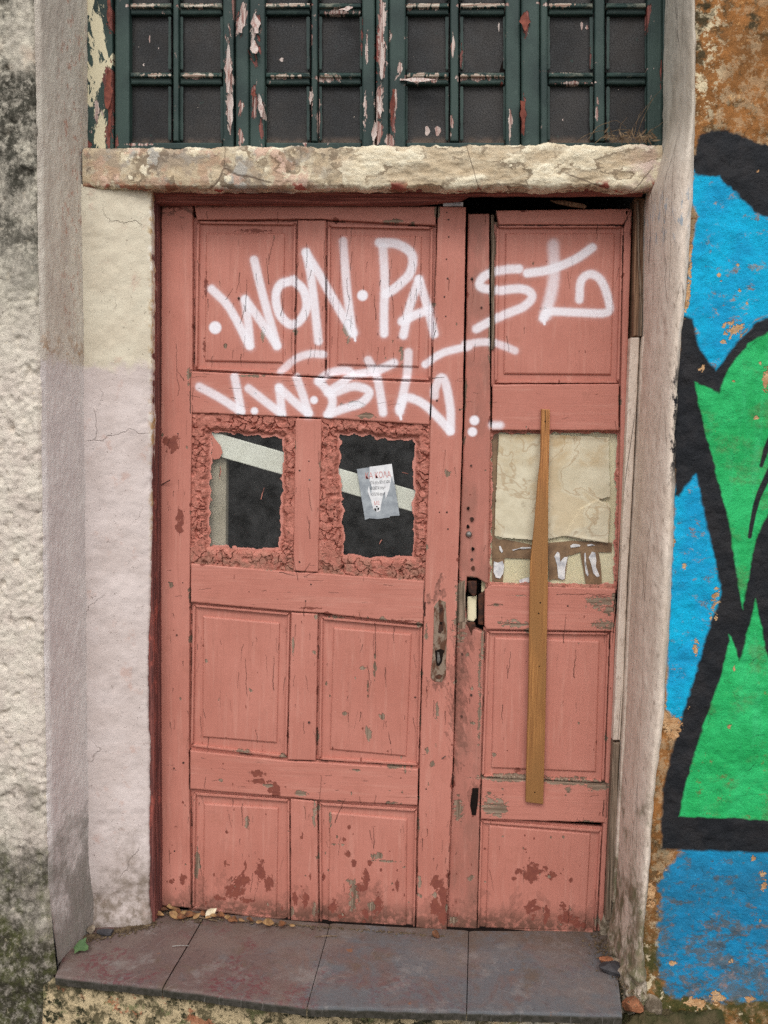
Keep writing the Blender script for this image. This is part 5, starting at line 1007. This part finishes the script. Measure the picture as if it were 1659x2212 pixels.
for i, (x0, x1, a0, a1, b0, b1) in enumerate(S):
    b = MB(); _sd[0] += 1
    for q in (R4(x0, a0, TOP, 324), R4(b1, x1, TOP, 324)): b.prism(pxz(q, Dw), Dw, .045, .004, .0009, .0005, .015, seed=_sd[0])
    b.prism(pxz(R4(a0, b1, 306, 324), Dw), Dw + .002, .04, .004, .0006, .0005, .015); b.prism(pxz(R4(a0, b1, TOP, -118), Dw), Dw + .002, .04, .004, .0006, .0005, .015)
    sa = b.build('sash', M_GREEN, tw); sashes.append(sa)
    wp('glazing_bar', R4(a1 + 6, b0 - 6, -118, 306), Dw + .003, .03, M_GREEN, sa, .003)
    for (y0, y1) in ((3, 32), (153, 183)):
        for u0, u1 in ((a0, a1 + 4), (b0 - 4, b1)):
            wp('glazing_bar', PX(u0, y0 + 2, u1, y0 + 2, u1, y0 + 14, u0, y0 + 14), Dw + .001, .03, M_BAR, sa, .002, .0014); wp('putty_fillet', PX(u0, y0 + 11, u1, y0 + 11, u1, y1, u0, y1), Dw + .010, .02, M_GREEN, sa, .004, .001)
    for c0, c1 in ((a0, a1), (b0, b1)):
        for y0, y1 in rows:
            MB().prism(pxz(R4(c0 - 5, c1 + 5, y0 - 4, y1 + 4), Dw + .026), Dw + .026, .004, .0004, 0, 0, None).build('pane', M_PANE, sa)
            for u0, u1 in ((c0 - 1, c0 + 2), (c1 - 2, c1 + 1)): wp('putty_fillet', R4(u0 - 3 * (u0 == c0), u1 + 3 * (u1 == c1), y0, y1), Dw + .017, .012, M_GREEN, sa, .003, .0012)
# curled flakes
def flake(tf, p0, p1, w, curl, parent, m=M_FLAKE, d=Dw):
    a, b = np.array(XZ(tf(*p0)[0], d)), np.array(XZ(tf(*p1)[0], d)); t = b - a; L_ = np.linalg.norm(t); t /= L_; nrm = np.array([t[1], -t[0]]); n = 9; s_ = RNG.randint(99); V = []
    for i in range(n):
        u = i / (n - 1); c = a + t * L_ * u; ww = w * .8 * (.12 + .88 * max(0, 1 - abs(u - (.25 + .5 * ((s_ * 7) % 10) / 10)) * 1.7)) * (1 + .5 * vnoise(u * 6, s_, 0, 3) + .3 * vnoise(u * 17, s_, 4, 3))
        for j in range(4):
            v = j / 3 - .5; y = d - .002 - curl * (u ** 2) - curl * .6 * (v + .5) ** 2; q = c + nrm * v * ww; V.append((q[0], float(y), q[1]))
    f = [(i * 4 + j, i * 4 + j + 1, (i + 1) * 4 + j + 1, (i + 1) * 4 + j) for i in range(n - 1) for j in range(3)]
    MB().add(V, f).build('paint_flake', m, parent, smooth=True)
for k, a in enumerate([(U1, (968, 190), (968, 400), .020, .008, 0, M_FLAKE), (U1, (975, 400), (980, 580), .022, .012, 0, M_FLAKE), (U1, (1040, 0), (1020, 150), .022, .014, 1, M_FLAKE), (U1, (1078, 60), (1090, 150), .03, .010, 1, M_FLAKE), (U1, (1070, 160), (1085, 240), .030, .016, 1, M_FLAKE),
                      (U1, (1098, 400), (1112, 505), .018, .014, 1, M_FLAKE), (U1, (1075, 380), (1075, 450), .014, .008, 1, M_FLAKE_RED), (U1, (465, 300), (462, 470), .024, .012, 0, M_FLAKE_RED), (U1, (468, 400), (470, 590), .016, .010, 0, M_FLAKE_RED), (U1, (463, 0), (465, 100), .014, .008, 0, M_FLAKE_RED),
                      (U1, (1315, 390), (1315, 450), .012, .010, 1, M_FLAKE), (U1, (1420, 45), (1495, 42), .014, .010, 1, M_FLAKE), (U1, (1615, 180), (1615, 340), .020, .004, 1, M_FLAKE), (U1, (1605, 410), (1610, 500), .022, .005, 2, M_FLAKE), (U1, (1590, 520), (1580, 600), .020, .006, 2, M_FLAKE),
                      (U2, (75, 380), (62, 540), .018, .006, 2, M_FLAKE_RED), (U2, (628, 55), (628, 140), .030, .008, 3, M_FLAKE_RED), (U2, (620, 430), (622, 580), .026, .008, 3, M_FLAKE_RED), (U2, (100, 340), (300, 345), .016, .010, 2, M_FLAKE)]):
    flake(a[0], a[1], a[2], a[3], a[4], sashes[a[5]], a[6], d=Dw - (.012 if a[5] == 3 or (a[0] is U1 and 1590 <= a[1][0]) else 0))
# light flecks on the panes
for tf, x, y, w_, h_ in ((U1, 633, 165, 7, 36), (U1, 608, 275, 8, 14), (U1, 671, 204, 5, 9), (U1, 1192, 253, 18, 20), (U2, 870, 110, 12, 40), (U2, 892, 116, 13, 22), (U2, 910, 82, 10, 40), (U2, 215, 555, 22, 44), (U2, 260, 556, 26, 46), (U2, 519, 115, 8, 44), (U2, 790, 508, 6, 12)):
    p = tf(x, y)[0]; s_ = .5; MB().prism(pxz([(p[0] + w_ * .5 * s_ * math.cos(a) * (1 + .3 * math.sin(3 * a + x)), p[1] + h_ * .5 * s_ * math.sin(a)) for a in np.linspace(0, 6.283, 12, endpoint=False)], Dw + .0255), Dw + .0252, .001, .0002, .0004, 0, None).build('paint_fleck', M_FLAKE, sashes[0 if tf is U1 and x < 1000 else 1 if tf is U1 else 2 if x < 600 else 3])
MB().prism(pxz(U2(540, 245, 545, 302, 520, 306, 524, 290, 532, 265), Dw + .0255), Dw + .0254, .001, .0002, 0, 0, None).build('broken_corner', M_DARK, sashes[2])

# ------------------------------------------------------------------ weeds, leaves, rubble
def strand(p0, p1, sag, r, d0, d1, n=9):
    a, b = W(p0, d0), W(p1, d1); out = []
    for t in np.linspace(0, 1, n): q = a + (b - a) * t; q[2] += sag * 4 * t * (1 - t); q += np.array([.004 * vnoise(t * 4, p0[0], 0, 1), .003 * vnoise(t * 4, p0[0], 3, 2), .003 * vnoise(t * 4, p0[0], 5, 3)]); out.append(q)
    return out
wdm = MB()
for p0, p1, sg in ((U2(1095, 600)[0], U2(1205, 385)[0], .02), (U2(900, 590)[0], U2(1060, 540)[0], .03), (U2(1060, 605)[0], U2(1170, 420)[0], .01), (U2(985, 520)[0], U2(1000, 600)[0], .0), (U2(1090, 590)[0], U2(1125, 470)[0], .005), (U2(850, 600)[0], U2(1000, 570)[0], .015), (U2(1000, 600)[0], U2(1180, 575)[0], .012), (U2(930, 605)[0], U2(1110, 560)[0], .02), (U2(1140, 610)[0], U2(1210, 520)[0], .01), (U2(1020, 590)[0], U2(1060, 500)[0], .01)):
    wdm.tube(strand(p0, p1, sg, .0008, .205, .222), .0009, 4, .5)
for k in range(70):
    t = RNG.rand(); c = W(U2(960 + 230 * RNG.rand(), 600 - 45 * RNG.rand() * (.4 + t))[0], RNG.uniform(.20, .226)); a = RNG.uniform(0, 6.28); l_ = RNG.uniform(.004, .014)
    e = np.array([math.cos(a), RNG.uniform(-.4, .4), math.sin(a)]) * l_; s2 = np.array([-math.sin(a), .2, math.cos(a)]) * l_ * .22; wdm.add([c - e, c + s2, c + e, c - s2], [(0, 1, 2, 3)])
o = wdm.build('dry_weed', M_TWIG); tag(o, 'tangle of dry weed stems in the right corner of the window sill', 'weed')

def leaf_mesh(m, L_=.035, W_=.016, curl=.008, lobed=False):
    V, n = [], 9
    for i in range(n):
        u = i / (n - 1); w = W_ * math.sin(math.pi * min(1, u ** .8)) * (1 + (.35 * math.sin(u * 16) if lobed else 0)) * .5 + .0004
        for j in range(5):
            v = j / 2 - 1; V.append((u * L_ - L_ / 2, v * w, curl * (v * v) * .6 * math.sin(u * 3) + curl * .5 * math.sin(u * 4 + 1)))
    f = [(i * 5 + j, (i + 1) * 5 + j, (i + 1) * 5 + j + 1, i * 5 + j + 1) for i in range(n - 1) for j in range(4)]
    me = bpy.data.meshes.new('leaf'); me.from_pydata(V, [], f); me.materials.append(m); me.polygons.foreach_set('use_smooth', [True] * len(f)); return me
def put_leaf(name, me, px, z, rot, lab, cat, group=None, sc=1.0, y=None):
    q = Wz(px, z); o = bpy.data.objects.new(name, me); COL.objects.link(o); o.location = [float(v) for v in q]; o.rotation_euler = rot; o.scale = (sc,) * 3; ORG[o.name] = q; return tag(o, lab, cat, group)
ms = [leaf_mesh(M_LEAF), leaf_mesh(M_LEAF2, .04, .02, .012), leaf_mesh(M_LEAF, .03, .02, .012), leaf_mesh(M_LEAF2, .03, .012, .006)]
DL = 'dry brown leaf among those blown along the foot of the red door'
for k, (x, y) in enumerate(((362, 1950), (372, 1958), (385, 1966), (398, 1968), (412, 1972), (425, 1975), (440, 1970), (462, 1975), (478, 1974), (492, 1978), (508, 1982), (522, 1984), (540, 1984), (580, 1990), (610, 1993), (632, 1996), (355, 1962), (345, 1972), (942, 2016), (450, 1978), (500, 1984), (378, 1975), (392, 1978), (560, 1988))):
    put_leaf('dead_leaf', ms[k % 4], (x, y + 3), ZS + .012, (RNG.uniform(.4, 1.3), RNG.uniform(-.5, .5), RNG.uniform(-.7, .7)), DL, 'leaf', 'dead leaves along the door foot', RNG.uniform(.6, 1.15))
o = put_leaf('pale_leaf', leaf_mesh(plain('bleached_leaf', lin(226, 214, 190), lin(206, 190, 160), 30), .04, .024, .01), (456, 1971), ZS + .018, (1.0, -.5, .5), 'single bleached whitish leaf standing among brown leaves at the door', 'leaf')
put_leaf('fresh_leaf', leaf_mesh(M_LEAF3, .05, .04, .012, True), (177, 2046), ZS + .012, (.5, -.2, -.5), 'torn green leaf on the left end of the doorstep', 'leaf')
for i, (pts, lab) in enumerate((((375, 1972, 470, 1990), 'thin pale straw lying under the dead leaves at the door'), ((372, 2044, 408, 2043), 'short grey straw on the left tile'), ((680, 2024, 728, 2022), 'short tan straw at the back of the third tile'))):
    a, b = Wz(pts[:2], ZS + .006), Wz(pts[2:], ZS + .004); o = MB().tube([a, (a + b) / 2 + (0, 0, .002), b], .0013, 5).build('straw', M_TWIG if i != 1 else M_STEEL); tag(o, lab, 'straw')
def rock(name, px, z, r, m, lab, seed, sq=(1, 1, 1), d=None, cat='stone', group=None):
    q = Wz(px, z) if d is None else W(px, d); rs = np.random.RandomState(seed); pl = [(v_ / np.linalg.norm(v_), rs.uniform(.6, .9)) for v_ in rs.normal(0, 1, (11, 3))]; n1, n2 = 32, 20; P = np.zeros((n1 + 1, n2, 3))
    for i in range(n1 + 1):
        for j in range(n2):
            a, b = 2 * math.pi * i / n1, math.pi * (j + .02) / (n2 - 1 + .04) - math.pi / 2; u = np.array([math.cos(a) * math.cos(b), math.sin(a) * math.cos(b), math.sin(b)])
            k = r * min([1.15] + [c_ / max(1e-3, float(u @ n_)) if float(u @ n_) > .05 else 9 for n_, c_ in pl]) * (1 + .05 * float(fbm(u[0], u[1], u[2], 5, 3, seed))); P[i, j] = q + u * k * np.array(sq)
    P[n1] = P[0]; o = MB().grid(P).build(name, m); return tag(o, lab, cat, group)
rock('mortar_lump', (1307, 1998), ZS + .025, .032, M_STONE, 'lump of broken mortar at the foot of the right jamb', 3, (.8, .8, 1.3))
rock('stone', B5(840, 1048)[0], ZS + .012, .020, M_BRICK, 'small tan stone chip at the right end of the doorstep', 5, (1.2, .8, .6)); rock('stone', B5(880, 1052)[0], ZS + .012, .018, M_STONE, 'flat grey tan stone beside the tan chip', 8, (1.4, .8, .5))
rock('stone', B5(868, 1090)[0], ZS + .012, .034, M_DSTONE, 'dark slate fragment at the right end of the doorstep', 11, (1.1, .8, .55))
rock('rubble_block', B5(962, 1040)[0], ZS + .03, .036, M_STONE, 'whitish plaster lump below the rounded surround', 14, (.75, .8, 1.3)); rock('rubble_block', B5(1000, 1165)[0], ZS + .005, .030, M_STONE, 'grey plaster lump at the lower corner of the mural wall', 19, (.9, .8, 1.0))
rock('brick_fragment', B5(985, 1275)[0], ZS - .03, .030, M_BRICK, 'broken brick fragment in the gap below the mural wall', 23, (1, .8, .7)); rock('rubble_block', B5(1062, 1290)[0], ZS - .05, .036, M_STONE, 'lowest grey rubble lump beside the end of the step', 31, (.8, .8, 1.4))
rock('stone', B3(560, 945)[0], ZS + .012, .016, M_DSTONE, 'dark pebble in the dirt at the left back of the step', 37, (1.6, .8, .7)); rock('stone', B3(480, 935)[0], ZS + .012, .012, M_STONE, 'grey pebble in the dirt at the left back of the step', 41)
gx = np.linspace(.485, .80, 60); gy = np.linspace(-.16, .16, 60); X, Y = np.meshgrid(gx, gy, indexing='ij')
Zm = ZS - .05 + .035 * sstep(.05, .25, Y) - .18 * sstep(.02, -.14, Y) + .030 * fbm(X, Y, 0, 14, 4, 3) + .012 * fbm(X, Y, 0, 50, 3, 9) - .05 * sstep(.57, .50, X) * sstep(-.08, .0, Y)
em = MB().grid(np.stack([X, Y, Zm], -1)).build('earth_mound', plain('mossy_earth', lin(84, 74, 54), lin(58, 58, 36), 26, .95, .1, .004, bsc=120), smooth=False); tag(em, 'dark mossy earth and rubble filling the corner at the right end of the step', 'earth', kind='stuff')
dm = MB()
for k in range(1700):
    t = RNG.rand(); k = k % 900
    if k < 420: px_ = (185 + 150 * t + RNG.normal(0, 6), 2022 - 34 * t + abs(RNG.normal(0, 7)))
    elif k < 560: px_ = (340 + 620 * t, 1974 + 47 * t + abs(RNG.normal(0, 2.5)))
    elif k < 640: px_ = (345 + 90 * t, 1966 + 22 * t + RNG.normal(0, 5))
    else: px_ = (1285 + 95 * t + RNG.normal(0, 10), 2030 + 120 * t + RNG.normal(0, 16))
    c = Wz(px_, ZS + .002); r = RNG.uniform(.0015, .005); v = []
    for a in range(4): v.append(c + np.array([r * math.cos(a * 1.57 + k) * RNG.uniform(.6, 1.2), r * math.sin(a * 1.57 + k) * RNG.uniform(.6, 1.2), 0]))
    v.append(c + np.array([0, 0, r * RNG.uniform(.5, 1.1)])); dm.add(v, [(0, 1, 4), (1, 2, 4), (2, 3, 4), (3, 0, 4)])
o = dm.build('dirt_crumbs', plain('earth_crumbs', lin(112, 96, 76), lin(72, 60, 48), 60, .95, .1)); tag(o, 'loose crumbs of dirt and mortar in the corners of the doorstep', 'dirt', kind='stuff')

# the maps are complete now
fill_image(IMG_A, MAPA); fill_image(IMG_B, MAPB)
